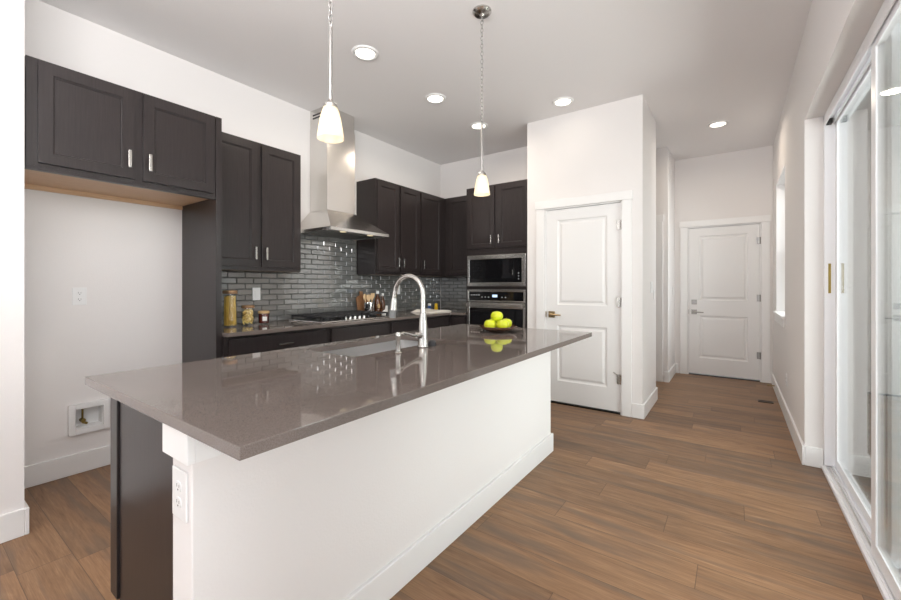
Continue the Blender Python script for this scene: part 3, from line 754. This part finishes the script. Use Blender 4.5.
for (ga, gb, xa_, xb_) in ((2.265, 2.545, -3.49, -3.03), (2.55, 2.83, -3.49, -3.12), (2.835, 3.115, -3.49, -3.03)):
    g = MB(); zt = CZ+0.058; q = 0.016
    g.box(xa_, xb_, ga, ga+q, zt-q, zt); g.box(xa_, xb_, gb-q, gb, zt-q, zt); g.box(xa_, xa_+q, ga, gb, zt-q, zt); g.box(xb_-q, xb_, ga, gb, zt-q, zt)
    gm = (ga+gb)/2; g.box(xa_, xb_, gm-q/2, gm+q/2, zt-q, zt)
    for k in (0.25, 0.5, 0.75):
        xm = xa_+(xb_-xa_)*k; g.box(xm-q/2, xm+q/2, ga, gb, zt-q, zt)
    for px in (xa_, xb_-q):
        for py in (ga, gb-q): g.box(px, px+q, py, py+q, CZ+0.0148, zt-q)
    g.build('grate', 'iron', t, bevel=0.002, seg=1)
for k in range(5):
    yy = 2.57+k*0.06
    MB().cyl((-3.07, yy, CZ+0.012), (-3.07, yy, CZ+0.034), 0.019, 0.016, n=18).box(-3.085, -3.055, yy-0.004, yy+0.004, CZ+0.034, CZ+0.042).build('knob', 'nickel', t)

# ------------------------------------------------------------------ counter items
def lathe_part(name, prof, c, mat, parent, **kw): return MB().lathe(prof, c, **kw).build(name, mat, parent, smooth=True)
def jar(name, label, x, y, r, h, fill, fh, lid, lh, group):
    t = thing(name, label, 'jar', (x, y, CZ), group)
    z = CZ+0.0006
    lathe_part('glass', [(r*0.92, 0), (r, 0.006), (r, h-lh-0.012), (r*0.93, h-lh), (r*0.88, h-lh), (r*0.94, h-lh-0.014), (r*0.94, 0.01), (0.001, 0.008)], (x, y, z), 'jar', t, cap1=False)
    return t
t = jar('pasta_jar', 'tallest glass jar, filled with long pasta, beside the dark end panel', -3.37, 1.632, 0.053, 0.295, None, 0, None, 0.02, 'food jars on the counter')
b = MB()
for i in range(100):
    a = random.uniform(0, 6.28); r_ = 0.044*math.sqrt(random.random()); l = 0.25+random.uniform(-0.01, 0.006)
    a2 = a+random.uniform(-0.5, 0.5)
    b.cyl((-3.37+r_*math.cos(a), 1.632+r_*math.sin(a), CZ+0.012), (-3.37+r_*math.cos(a2), 1.632+r_*math.sin(a2), CZ+l), 0.0028, n=6)
p = b.build('spaghetti', 'pasta', t, label='bundle of golden long pasta'); p['kind'] = 'stuff'
lathe_part('lid', [(0.053, 0), (0.055, 0.004), (0.055, 0.024), (0.050, 0.028)], (-3.37, 1.632, CZ+0.271), 'lidcopper', t)
t = jar('pasta_jar', 'medium glass jar of short pasta, between tall jar and red jar', -3.37, 1.780, 0.049, 0.170, None, 0, None, 0.018, 'food jars on the counter')
b = MB()
for i in range(190):
    a = random.uniform(0, 6.28); r_ = 0.036*math.sqrt(random.random()); z = CZ+0.02+0.115*random.random()
    d = Vector((random.uniform(-1, 1), random.uniform(-1, 1), random.uniform(-0.7, 0.7))).normalized()*0.010
    c = Vector((-3.37+r_*math.cos(a), 1.780+r_*math.sin(a), z)); b.cyl(c-d, c+d, 0.0045, n=7)
p = b.build('pasta_shapes', 'pasta_short', t, label='heap of pale gold short pasta'); p['kind'] = 'stuff'
lathe_part('lid', [(0.049, 0), (0.051, 0.004), (0.051, 0.020), (0.046, 0.024)], (-3.37, 1.780, CZ+0.148), 'lidcopper', t)
t = jar('preserve_jar', 'smallest jar, dark red with tan lid, nearest the cooktop', -3.39, 1.932, 0.046, 0.110, None, 0, None, 0.016, 'food jars on the counter')
lathe_part('preserve', [(0.040, 0.010), (0.0425, 0.014), (0.0425, 0.090)], (-3.39, 1.932, CZ), 'jam', t)
lathe_part('lid', [(0.044, 0), (0.047, 0.003), (0.047, 0.020), (0.042, 0.024)], (-3.39, 1.932, CZ+0.092), 'lidtan', t)
b = MB(); n_ = 8
A = []; Bv = []
for k in range(n_+1):
    a = R(-42)+R(46)*k/n_; A.append(b.bm.verts.new((-3.39+0.0468*math.cos(a), 1.932+0.0468*math.sin(a), CZ+0.030))); Bv.append(b.bm.verts.new((-3.39+0.0468*math.cos(a), 1.932+0.0468*math.sin(a), CZ+0.066)))
for k in range(n_): b.bm.faces.new((A[k], A[k+1], Bv[k+1], Bv[k]))
b.build('paper_label', 'paper', t, smooth='all')
# cutting board leaning on the tiles
bm_ = MB()
pts = [(-0.085, 0), (0.085, 0), (0.085, 0.19), (0.06, 0.215), (0.022, 0.225), (0.022, 0.27), (-0.022, 0.27), (-0.022, 0.225), (-0.06, 0.215), (-0.085, 0.19)]
tl_ = math.atan2(0.05, 0.26)
bm_.prism(pts, lambda u, v, w: (-3.565+0.055+w*math.cos(tl_)-v*math.sin(tl_), 3.205+u, CZ+0.004+v*math.cos(tl_)+w*math.sin(tl_)), 0, 0.018)
tag(bm_.build('cutting_board', 'board', bevel=0.003), 'dark wooden cutting board leaning on the tiles behind the utensil crock', 'cutting board')
# utensil crock and its wooden tools
UX, UY = -3.42, 3.205
t = thing('utensil_crock', 'shiny steel cylinder crock holding wooden utensils', 'crock', (UX, UY, CZ))
lathe_part('body', [(0.056, 0.0006), (0.058, 0.004), (0.058, 0.148), (0.055, 0.148), (0.055, 0.01), (0.001, 0.008)], (UX, UY, CZ), 'chrome', t, cap1=False)
tools = [('wooden_spoon', 'wooden spoon leaning left, leftmost in the steel crock', -0.032, -0.055, 0.245, 0), ('wooden_spatula', 'flat wooden spatula left of centre in the steel crock', -0.008, -0.018, 0.228, 1),
         ('wooden_spoon', 'round wooden spoon in the middle of the steel crock', 0.010, 0.012, 0.235, 0), ('wooden_spatula', 'broad wooden spatula leaning right, rightmost in the steel crock', 0.030, 0.048, 0.25, 1)]
for k, (nm, lb, o0, o1, L_, kind) in enumerate(tools):
    xx = UX + (0.012 if k % 2 else -0.012)
    b = MB(); p0 = Vector((xx, UY+o0*0.5, CZ+0.014)); p1 = Vector((xx, UY+o1, CZ+L_)); d = (p1-p0)
    b.tube([p0, p0+d*0.5, p0+d*0.74], [0.006, 0.006, 0.005], 8)
    hn = MB()
    c = p0+d*0.84
    if kind == 0:
        b.sphere(c, 0.036, 16, 10, lambda q: 1/math.sqrt((q.x/0.28)**2+(q.y/0.72)**2+(q.z/1.05)**2) )
    else:
        w_ = 0.030
        b.prism([(-0.006, -0.04), (0.006, -0.04), (w_, -0.005), (w_, 0.038), (-w_*0.8, 0.040), (-w_, -0.005)], lambda u, v, ww: (c.x+ww, c.y+u+v*d.y/d.z, c.z+v), -0.004, 0.004)
    tag(b.build(nm, 'utwood', smooth=True), lb, 'utensil', 'wooden utensils in the crock')
# amber bottles
def bottle(label, x, y, r, h, capmat, caplab):
    t = thing('bottle', label, 'bottle', (x, y, CZ), 'amber bottles on the counter')
    lathe_part('body', [(r*0.93, 0.0006), (r, 0.006), (r, h*0.58), (r*0.75, h*0.70), (r*0.40, h*0.80), (r*0.36, h*0.90)], (x, y, CZ), 'amber', t)
    lathe_part('cap', [(r*0.50, h*0.88), (r*0.52, h*0.89), (r*0.50, h), (r*0.3, h+0.003)], (x, y, CZ), capmat, t)
    return t
t = bottle('amber bottle with wide white cap, directly right of the steel crock', -3.44, 3.36, 0.036, 0.275, 'plastic', '')
MB().sphere((-3.44+0.030, 3.35, CZ+0.10), 0.022, 14, 8, lambda q: 1/math.sqrt((q.x/0.5)**2+q.y**2+(q.z/1.4)**2)).build('paper_label', 'lidtan', t, smooth='all')
bottle('slimmer amber bottle, right one of the two on the counter', -3.46, 3.465, 0.030, 0.245, 'paper', '')
b = MB(); b.prism([(0, 0), (0.085, 0), (0.085, 0.10), (0.07, 0.10), (0.055, 0.055), (0, 0.03)], lambda u, v, w: (-3.375+w, 3.36+u, CZ+0.0006+v), 0, 0.02)
tag(b.build('recipe_card', 'paper', bevel=0.002), 'small white folded card standing in front of the amber bottles', 'card')
# folded towel and shakers
b = MB(); nx, ny = 20, 36; rows = []
def towel_h(u, v): return 0.018 + 0.008*math.sin(u*5+v*3) + 0.007*math.sin(v*11+1.0) + 0.004*math.sin(u*14)
for lay in (0, 1):
    g = []
    for i in range(nx+1):
        row = []
        for j in range(ny+1):
            u, v = i/nx, j/ny
            ed = min(1.0, min(u, 1-u, v, 1-v)*9)
            hgt = (0.004 + towel_h(u, v)*ed) if lay else 0.0008
            row.append(b.bm.verts.new((-3.36+0.32*u+0.01*math.sin(v*9), 3.86+0.46*v+0.02*math.sin(u*6), CZ+hgt)))
        g.append(row)
    rows.append(g)
for g in rows:
    for i in range(nx):
        for j in range(ny): b.bm.faces.new((g[i][j], g[i+1][j], g[i+1][j+1], g[i][j+1]))
def strip(p, q):
    for k in range(len(p)-1): b.bm.faces.new((p[k], p[k+1], q[k+1], q[k]))
g0, g1 = rows
strip(g0[0], g1[0]); strip(g0[-1], g1[-1]); strip([r_[0] for r_ in g0], [r_[0] for r_ in g1]); strip([r_[-1] for r_ in g0], [r_[-1] for r_ in g1])
tag(b.build('kitchen_towel', 'cloth', smooth='all'), 'cream towel laid loosely on the counter near the far corner', 'towel')
for (x, y, mt, lb) in ((-3.45, 4.36, 'blue', 'small blue shaker on the counter behind the cream towel'), (-3.38, 4.42, 'yellow', 'small yellow shaker on the counter right of the blue one')):
    t = thing('shaker', lb, 'shaker', (x, y, CZ), 'small shakers in the corner')
    lathe_part('body', [(0.024, 0.0006), (0.026, 0.004), (0.022, 0.062)], (x, y, CZ), mt, t)
    lathe_part('cap', [(0.022, 0.0625), (0.023, 0.066), (0.022, 0.085), (0.014, 0.092)], (x, y, CZ), 'paper' if mt == 'blue' else mt, t)

# ------------------------------------------------------------------ outlets, switches
def plate(name, label, fn, u, v, kind='outlet', w=0.073, h=0.116, cat=None):
    t = thing(name, label, cat or ('outlet' if kind == 'outlet' else 'switch'), fn(u, v-h/2, 0), 'wall plates')
    def bx(bm, u0, u1, v0, v1, w0, w1):
        p, q = fn(u0, v0, w0), fn(u1, v1, w1); bm.box(p[0], q[0], p[1], q[1], p[2], q[2])
    b = MB(); bx(b, u-w/2, u+w/2, v-h/2, v+h/2, 0.0005, 0.0065); b.build('cover_plate', 'plastic', t, bevel=0.002)
    if kind == 'outlet':
        for s in (-1, 1):
            b = MB(); cv = v+s*0.021
            poly = [(u+0.0165*math.cos(a*math.pi/12)*1.0, cv+max(-0.0135, min(0.0135, 0.0165*math.sin(a*math.pi/12)))) for a in range(24)]
            b.prism(poly, fn, 0.0065, 0.0085); rc = b.build('receptacle', 'plastic', t)
            b = MB(); bx(b, u-0.0075, u-0.0055, cv-0.002, cv+0.007, 0.0084, 0.0088); bx(b, u+0.0055, u+0.0075, cv-0.002, cv+0.006, 0.0084, 0.0088)
            p = fn(u, cv-0.008, 0.0084); q = fn(u, cv-0.008, 0.0088); b.cyl(p, q, 0.0026, n=8)
            b.build('slots', 'slot', rc)
    else:
        b = MB(); bx(b, u-0.0165, u+0.0165, v-0.033, v+0.033, 0.0065, 0.010); b.build('rocker', 'plastic', t, bevel=0.002)
    return t
plate('wall_outlet', 'white double outlet on the bare wall of the fridge alcove', FACEX(XL), 0.752, 1.18)
TX = XL+0.0115
plate('wall_switch', 'white switch plate on the left backsplash above the red jar', FACEX(TX), 1.962, 1.176, 'switch')
plate('wall_outlet', 'white outlet on the backsplash behind the faucet', FACEX(TX), 3.85, 1.20)
plate('wall_outlet', 'white outlet on the backsplash next to the oven tower', FACEY(YB-0.0115), -2.80, 1.13)
plate('wall_switch', 'white switch on the hall corner right of the pantry door', FACEX(XP1), 4.60, 1.235, 'switch', w=0.12)
plate('thermostat', 'small white control just below the hall corner switch', FACEX(XP1), 4.74, 1.155, 'switch', w=0.06, h=0.10, cat='thermostat')
plate('wall_switch', 'white switch on the hall wall left of the far door', FACEX(XP1), 6.36, 1.18, 'switch')
plate('wall_outlet', 'white outlet low on the right hall wall', lambda u, v, w: (XR-w, u, v), 4.88, 0.37)

# recessed water box in the fridge alcove
t = thing('water_supply_box', 'white recessed water supply box low in the fridge alcove', 'supply box', (XL, 0.80, 0.25))
wy0, wy1, wz0, wz1 = 0.694, 0.906, 0.262, 0.462
b = MB(); f = 0.034
b.box(XL+0.0005, XL+0.03, wy0, wy0+f, wz0, wz1); b.box(XL+0.0005, XL+0.03, wy1-f, wy1, wz0, wz1); b.box(XL+0.0005, XL+0.03, wy0+f, wy1-f, wz0, wz0+f); b.box(XL+0.0005, XL+0.03, wy0+f, wy1-f, wz1-f, wz1)
b.build('frame', 'plastic', t, bevel=0.003)
b = B(XL-0.082, XL-0.078, wy0+f, wy1-f, wz0+f, wz1-f); b.box(XL-0.078, XL+0.004, wy0+f, wy0+f+0.003, wz0+f, wz1-f); b.box(XL-0.078, XL+0.004, wy1-f-0.003, wy1-f, wz0+f, wz1-f); b.box(XL-0.078, XL+0.004, wy0+f+0.003, wy1-f-0.003, wz0+f, wz0+f+0.003); b.box(XL-0.078, XL+0.004, wy0+f+0.003, wy1-f-0.003, wz1-f-0.003, wz1-f)
b.build('recess_tray', 'plastic', t)
WX_ = XL-0.05
b = MB().cyl((WX_+0.016, 0.775, wz1-f-0.004), (WX_+0.016, 0.775, 0.345), 0.006, n=10); b.cyl((WX_-0.02, 0.775, 0.335), (WX_+0.03, 0.775, 0.335), 0.011, n=12); b.cyl((WX_+0.018, 0.775, 0.325), (WX_+0.018, 0.80, 0.312), 0.008, n=10)
b.sphere((WX_+0.018, 0.778, 0.335), 0.015, 12, 8); b.build('valve', 'brass', t, smooth=True, label='brass shut off valve')

# ------------------------------------------------------------------ island
IX0, IX1, IY0, IY1 = -1.960, -0.842, 0.427, 2.955       # countertop
WX0, WX1, WY0_, WY1_ = -1.256, -1.136, 0.455, 2.912     # white island wall
struct(B(WX0, WX1, WY0_, WY1_, 0, 0.88).build('wall_island', 'wall', bevel=0.004), 'pale textured half wall under the island countertop', 'wall')
b = MB()
b.box(WX0-0.012, WX1+0.022, WY0_-0.020, WY0_, 0.80, 0.882); b.box(WX1, WX1+0.022, WY0_, WY1_+0.02, 0.80, 0.882); b.box(WX0-0.012, WX1+0.022, WY1_, WY1_+0.02, 0.80, 0.882)
struct(b.build('trim_3', 'white', bevel=0.002), 'white trim block on the island wall end under the countertop', 'trim')
bboard('baseboard_island', 'white baseboard along the island half wall', [(WX1, WX1+BT, WY0_, WY1_+BT), (WX0, WX1, WY1_, WY1_+BT)])
plate('wall_outlet', 'white outlet on the near end of the island wall', FACEY(WY0_), -1.198, 0.70, w=0.085, h=0.13)
t = thing('island_cabinet', 'dark cabinet run forming the sink side of the island', 'cabinet', (-1.57, 1.68, 0))
B(-1.900, WX0-G, 0.515, 2.89, 0.10, 0.60).build('body', 'espresso', t)
b = MB(); b.box(-1.900, -1.865, 0.515, 2.89, 0.6001, 0.882); b.box(-1.865, WX0-G, 0.515, 1.20, 0.6001, 0.882); b.box(-1.865, WX0-G, 2.12, 2.89, 0.6001, 0.882)
b.build('upper_frame', 'espresso', t)
B(-1.838, WX0-G, 0.497, 0.5145, 0.0, 0.882).build('end_panel', 'espresso', t, label='plain dark end panel')
B(-1.916, -1.844, 0.490, 0.5145, 0.10, 0.882).build('corner_post', 'espresso', t, bevel=0.002)
B(-1.79, WX0-0.05, 0.5146, 2.89, 0, 0.0995).build('toe_kick', 'espresso_h', t)
f = FACEXN(-1.924)
for k in range(4):
    a = 0.52+k*0.592
    cdoor(t, f, a, a+0.572, 0.125, 0.685, (a+0.03) if k % 2 else (a+0.54), 0.6)
    cdoor(t, f, a, a+0.572, 0.705, 0.865, a+0.286, 0.785, 'drawer', False)
# countertop with a cut out for the sink
SX0, SX1, SY0, SY1 = -1.86, -1.462, 1.283, 2.03
b = MB(); ring_o = [(IX0, IY0), (IX1, IY0), (IX1, IY1), (IX0, IY1)]
rin = []
rr = 0.04
for (cx_, cy_, a0) in ((SX1-rr, SY0+rr, -90), (SX1-rr, SY1-rr, 0), (SX0+rr, SY1-rr, 90), (SX0+rr, SY0+rr, 180)):
    for k in range(7): rin.append((cx_+rr*math.cos(R(a0+15*k)), cy_+rr*math.sin(R(a0+15*k))))
bm = b.bm
top_o = [bm.verts.new((x, y, CZ)) for x, y in ring_o]; top_i = [bm.verts.new((x, y, CZ)) for x, y in rin]
bot_o = [bm.verts.new((x, y, CZ0)) for x, y in ring_o]; bot_i = [bm.verts.new((x, y, CZ0)) for x, y in rin]
# outer corners: 0 (x0,y0) 1 (x1,y0) 2 (x1,y1) 3 (x0,y1); inner groups: 0 at (x1,y0) 1 (x1,y1) 2 (x0,y1) 3 (x0,y0)
for (O, I) in ((top_o, top_i), (bot_o, bot_i)):
    oc = [O[1], O[2], O[3], O[0]]
    for g in range(4):
        for k in range(6): bm.faces.new((oc[g], I[g*7+k], I[g*7+k+1]))
        nx_ = (g+1) % 4
        bm.faces.new((oc[g], I[g*7+6], I[nx_*7], oc[nx_]))
b.bridge(top_o, bot_o); b.bridge(top_i, bot_i)
tag(b.build('island_countertop', 'quartz', bevel=0.002, angle=60), 'large polished taupe quartz slab on the island', 'countertop')
# undermount sink
t = thing('kitchen_sink', 'stainless undermount sink in the island countertop', 'sink', ((SX0+SX1)/2, (SY0+SY1)/2, 0.68))
b = MB()
def rrect(e, rr, z):
    out = []
    for (cx_, cy_, a0) in ((SX1+e-rr, SY0-e+rr, -90), (SX1+e-rr, SY1+e-rr, 0), (SX0-e+rr, SY1+e-rr, 90), (SX0-e+rr, SY0-e+rr, 180)):
        for k in range(7): out.append(b.bm.verts.new((cx_+rr*math.cos(R(a0+15*k)), cy_+rr*math.sin(R(a0+15*k)), z)))
    return out
rs = [rrect(0.03, 0.06, CZ0-0.001), rrect(0.004, 0.045, CZ0-0.001), rrect(-0.002, 0.04, 0.72), rrect(-0.02, 0.04, 0.69), rrect(-0.12, 0.03, 0.684)]
for i in range(len(rs)-1): b.bridge(rs[i], rs[i+1])
b.bm.faces.new(rs[-1])
b.build('basin', 'sink_steel', t, smooth=True)
MB().lathe([(0.045, 0.0), (0.045, 0.004), (0.03, 0.005), (0.028, 0.001)], (-1.66, 1.66, 0.6842), 24).build('drain', 'chrome', t, smooth=True)
# faucet
FX, FY = -1.397, 1.708
t = thing('kitchen_faucet', 'tall arched satin nickel faucet behind the island sink', 'faucet', (FX, FY, CZ))
lathe_part('base', [(0.030, 0.0006), (0.031, 0.004), (0.028, 0.010), (0.026, 0.05), (0.024, 0.11), (0.021, 0.15), (0.0155, 0.19)], (FX, FY, CZ), 'nickel', t)
ar = 0.105; zc = 1.317-ar-0.012
pts = [(FX, FY, CZ+0.18), (FX, FY, zc-0.08)]
for k in range(0, 17):
    a = R(k*170/16); pts.append((FX-ar+ar*math.cos(a), FY, zc+ar*math.sin(a)))
lx, lz = pts[-1][0], pts[-1][2]
pts.append((lx-0.008, FY, lz-0.04))
MB().tube(pts, 0.0135, 16).build('spout', 'nickel', t, smooth=True)
e0 = Vector((lx-0.008, FY, lz-0.04)); dn = Vector((-0.10, 0, -1)).normalized()
sh = MB().tube([e0, e0+dn*0.012, e0+dn*0.06, e0+dn*0.068], [0.0150, 0.0175, 0.0205, 0.0205], 16).build('spray_head', 'nickel', t, smooth=True)
MB().tube([e0+dn*0.0685, e0+dn*0.115], [0.0195, 0.0175], 16).build('nozzle', 'rubber', sh, smooth=True, label='grey rubber nozzle sleeve')
hz_ = CZ+0.066
b = MB().cyl((FX, FY-0.018, hz_), (FX, FY-0.055, hz_+0.004), 0.017, 0.015, n=16)
b.tube([(FX, FY-0.05, hz_+0.004), (FX-0.002, FY-0.08, hz_+0.004), (FX-0.006, FY-0.115, hz_+0.016), (FX-0.010, FY-0.150, hz_+0.024), (FX-0.012, FY-0.185, hz_+0.016)], [0.012, 0.009, 0.008, 0.0085, 0.006], 12)
b.build('lever', 'nickel', t, smooth=True)
# soap dispenser and air switch
SXp, SYp = -1.372, 1.482
t = thing('soap_dispenser', 'slim satin nickel soap dispenser left of the faucet', 'soap dispenser', (SXp, SYp, CZ))
lathe_part('base', [(0.020, 0.0006), (0.021, 0.004), (0.013, 0.010), (0.0115, 0.075), (0.014, 0.080), (0.014, 0.098), (0.010, 0.104)], (SXp, SYp, CZ), 'nickel', t)
MB().tube([(SXp, SYp, CZ+0.090), (SXp, SYp+0.02, CZ+0.094), (SXp, SYp+0.034, CZ+0.088)], [0.0085, 0.0075, 0.006], 10).build('pump_spout', 'nickel', t, smooth=True)
t = thing('air_switch', 'small dark round button on the countertop right of the faucet', 'button', (-1.388, 1.778, CZ))
lathe_part('collar', [(0.023, 0.0006), (0.024, 0.004), (0.023, 0.012)], (-1.388, 1.778, CZ), 'iron', t)
lathe_part('button', [(0.022, 0.0122), (0.021, 0.022), (0.015, 0.029), (0.006, 0.032)], (-1.388, 1.778, CZ), 'iron', t)
# fruit bowl
BX, BY = -1.42, 2.60
tag(MB().lathe([(0.055, 0.0006), (0.060, 0.003), (0.090, 0.010), (0.120, 0.024), (0.140, 0.040), (0.137, 0.042), (0.116, 0.028), (0.085, 0.014), (0.001, 0.008)], (BX, BY, CZ), 40, cap1=False).build('fruit_bowl', 'bowl', smooth='all'), 'shallow dark amber bowl of fruit on the island', 'bowl')
def lemon(d): return 1.0/math.sqrt(d.x**2*0.85 + d.y**2 + d.z**2*1.12) * (1-0.10*math.exp(-((d.z-1)**2)*25))
vx, vy = -math.sin(R(28)), math.cos(R(28)); sx_, sy_ = vy, -vx
def at(s, d): return (BX + s*sx_ + d*vx, BY + s*sy_ + d*vy)
for (s, d, z, r, lb) in ((-0.054, -0.026, 0.054, 0.042, 'yellow green fruit at the left front of the amber bowl'), (0.036, -0.040, 0.055, 0.042, 'yellow green fruit at the front right of the amber bowl'),
                         (0.062, 0.042, 0.058, 0.041, 'yellow green fruit at the right rear of the amber bowl'), (-0.030, 0.056, 0.057, 0.041, 'yellow green fruit at the rear left of the amber bowl'), (-0.006, 0.004, 0.113, 0.042, 'yellow green fruit on top of the others in the bowl')):
    x, y = at(s, d)
    fr_ = MB().sphere((x, y, CZ+z), r, 24, 16, lemon).build('fruit', 'fruit', smooth='all'); tag(fr_, lb, 'fruit', 'fruit in the bowl')
    MB().cyl((x, y, CZ+z+r*0.83), (x+0.003, y, CZ+z+r*0.83+0.010), 0.0016, n=6).build('stem', 'stem', fr_)

# ------------------------------------------------------------------ floor register, door stop
t = thing('floor_register', 'small brown floor vent in the hall near the right wall', 'floor vent', (0.27, 5.48, 0))
b = MB(); rx0, rx1, ry0, ry1 = 0.205, 0.335, 5.44, 5.52
b.box(rx0, rx1, ry0, ry0+0.012, 0.0005, 0.006); b.box(rx0, rx1, ry1-0.012, ry1, 0.0005, 0.006); b.box(rx0, rx0+0.012, ry0+0.012, ry1-0.012, 0.0005, 0.006); b.box(rx1-0.012, rx1, ry0+0.012, ry1-0.012, 0.0005, 0.006)
for k in range(14): b.box(rx0+0.014+k*0.0078, rx0+0.018+k*0.0078, ry0+0.012, ry1-0.012, 0.001, 0.005)
b.build('grille', 'vent', t)
B(rx0+0.012, rx1-0.012, ry0+0.012, ry1-0.012, 0.0003, 0.0009).build('opening', 'slot', t)
b = MB().cyl((XR-BT, 6.05, 0.075), (XR-BT-0.055, 6.05, 0.075), 0.006, n=10).cyl((XR-BT-0.055, 6.05, 0.075), (XR-BT-0.07, 6.05, 0.075), 0.011, n=12)
tag(b.build('door_stop', 'bronze', smooth=True), 'small brass door stop on the baseboard by the far door', 'door stop')

# ------------------------------------------------------------------ lights
def downlight(x, y, label, power=6.5, lamp='recessed_lamp'):
    t = thing('recessed_light', label, 'ceiling light', (x, y, H-0.012), 'recessed ceiling lights')
    MB().lathe([(0.104, 0.0), (0.100, -0.008), (0.078, -0.011), (0.072, -0.004), (0.072, 0.0)], (x, y, H-0.0005), 36, cap0=False, cap1=False).build('trim_ring', 'white', t, smooth='all')
    MB().cyl((x, y, H-0.0045), (x, y, H-0.0015), 0.072, n=32).build('lens', 'lens', t)
    l = bpy.data.lights.new(lamp, 'AREA'); l.shape = 'DISK'; l.size = 0.12; l.energy = power; l.color = (1.0, 0.86, 0.70); l.spread = R(165)
    o = bpy.data.objects.new(lamp, l); COL.objects.link(o); o.parent = t; o.location = (0, 0, -0.004)
    return t
downlight(-2.33, 2.146, 'lit recessed ceiling light nearest the viewer, left of the near pendant')
downlight(-2.345, 3.055, 'lit recessed ceiling light, middle one of the row toward the range wall')
downlight(-2.35, 3.86, 'lit recessed ceiling light seen beside the far pendant stem')
downlight(-1.37, 3.83, 'lit recessed ceiling light just in front of the pantry wall', 0.3, 'pantry_lamp')
downlight(-0.155, 5.36, 'lit recessed ceiling light in the hall before the far door', 6, 'hall_lamp')

def pendant(x, y, label, power=0.14):
    t = thing('pendant_light', label, 'pendant light', (x, y, 1.825), 'pendants over the island')
    MB().lathe([(0.062, 0.0), (0.062, -0.008), (0.050, -0.020), (0.016, -0.026), (0.008, -0.036)], (x, y, H-0.0005), 32).build('canopy', 'nickel', t, smooth=True)
    b = MB(); z = H-0.036; i = 0; ln = 0.030
    while z > 2.31:
        zc_ = z - ln/2; pts = []
        for k in range(12):
            a = 2*math.pi*k/12; u = 0.009*math.cos(a); v = (ln/2)*math.sin(a)
            pts.append((x+(u if i % 2 else 0), y+(0 if i % 2 else u), zc_+v))
        b.tube(pts, 0.0024, 6, closed=True); z -= ln-0.0045; i += 1
    b.build('chain', 'rod', t, smooth='all')
    b = MB().lathe([(0.0075, 0.160), (0.0075, z-1.825+0.004), (0.004, z-1.825+0.010)], (x, y, 1.825), 14); b.build('stem', 'rod', t, smooth=True)
    MB().lathe([(0.029, 0.124), (0.027, 0.137), (0.012, 0.150), (0.008, 0.158)], (x, y, 1.846), 24).build('socket_cap', 'nickel', t, smooth=True)
    MB().lathe([(0.053, 0.0), (0.0525, 0.010), (0.048, 0.042), (0.042, 0.076), (0.035, 0.106), (0.027, 0.128), (0.025, 0.127), (0.033, 0.105), (0.040, 0.075), (0.046, 0.042), (0.0505, 0.010), (0.051, 0.0)], (x, y, 1.846), 36, cap0=False, cap1=False).build('shade', 'shade', t, smooth='all')
    MB().lathe([(0.002, 0.022), (0.016, 0.026), (0.026, 0.040), (0.028, 0.052), (0.022, 0.070), (0.013, 0.086), (0.013, 0.125)], (x, y, 1.846), 20).build('bulb', 'bulb', t, smooth='all')
    l = bpy.data.lights.new('pendant_lamp', 'POINT'); l.energy = power; l.color = (1.0, 0.80, 0.55); l.shadow_soft_size = 0.008
    o = bpy.data.objects.new('pendant_lamp', l); COL.objects.link(o); o.parent = t; o.location = (0, 0, 0.032)
    return t
pendant(-1.338, 1.045, 'lit glass pendant hanging over the near half of the island')
pendant(-1.352, 2.262, 'lit glass pendant hanging over the far half of the island')
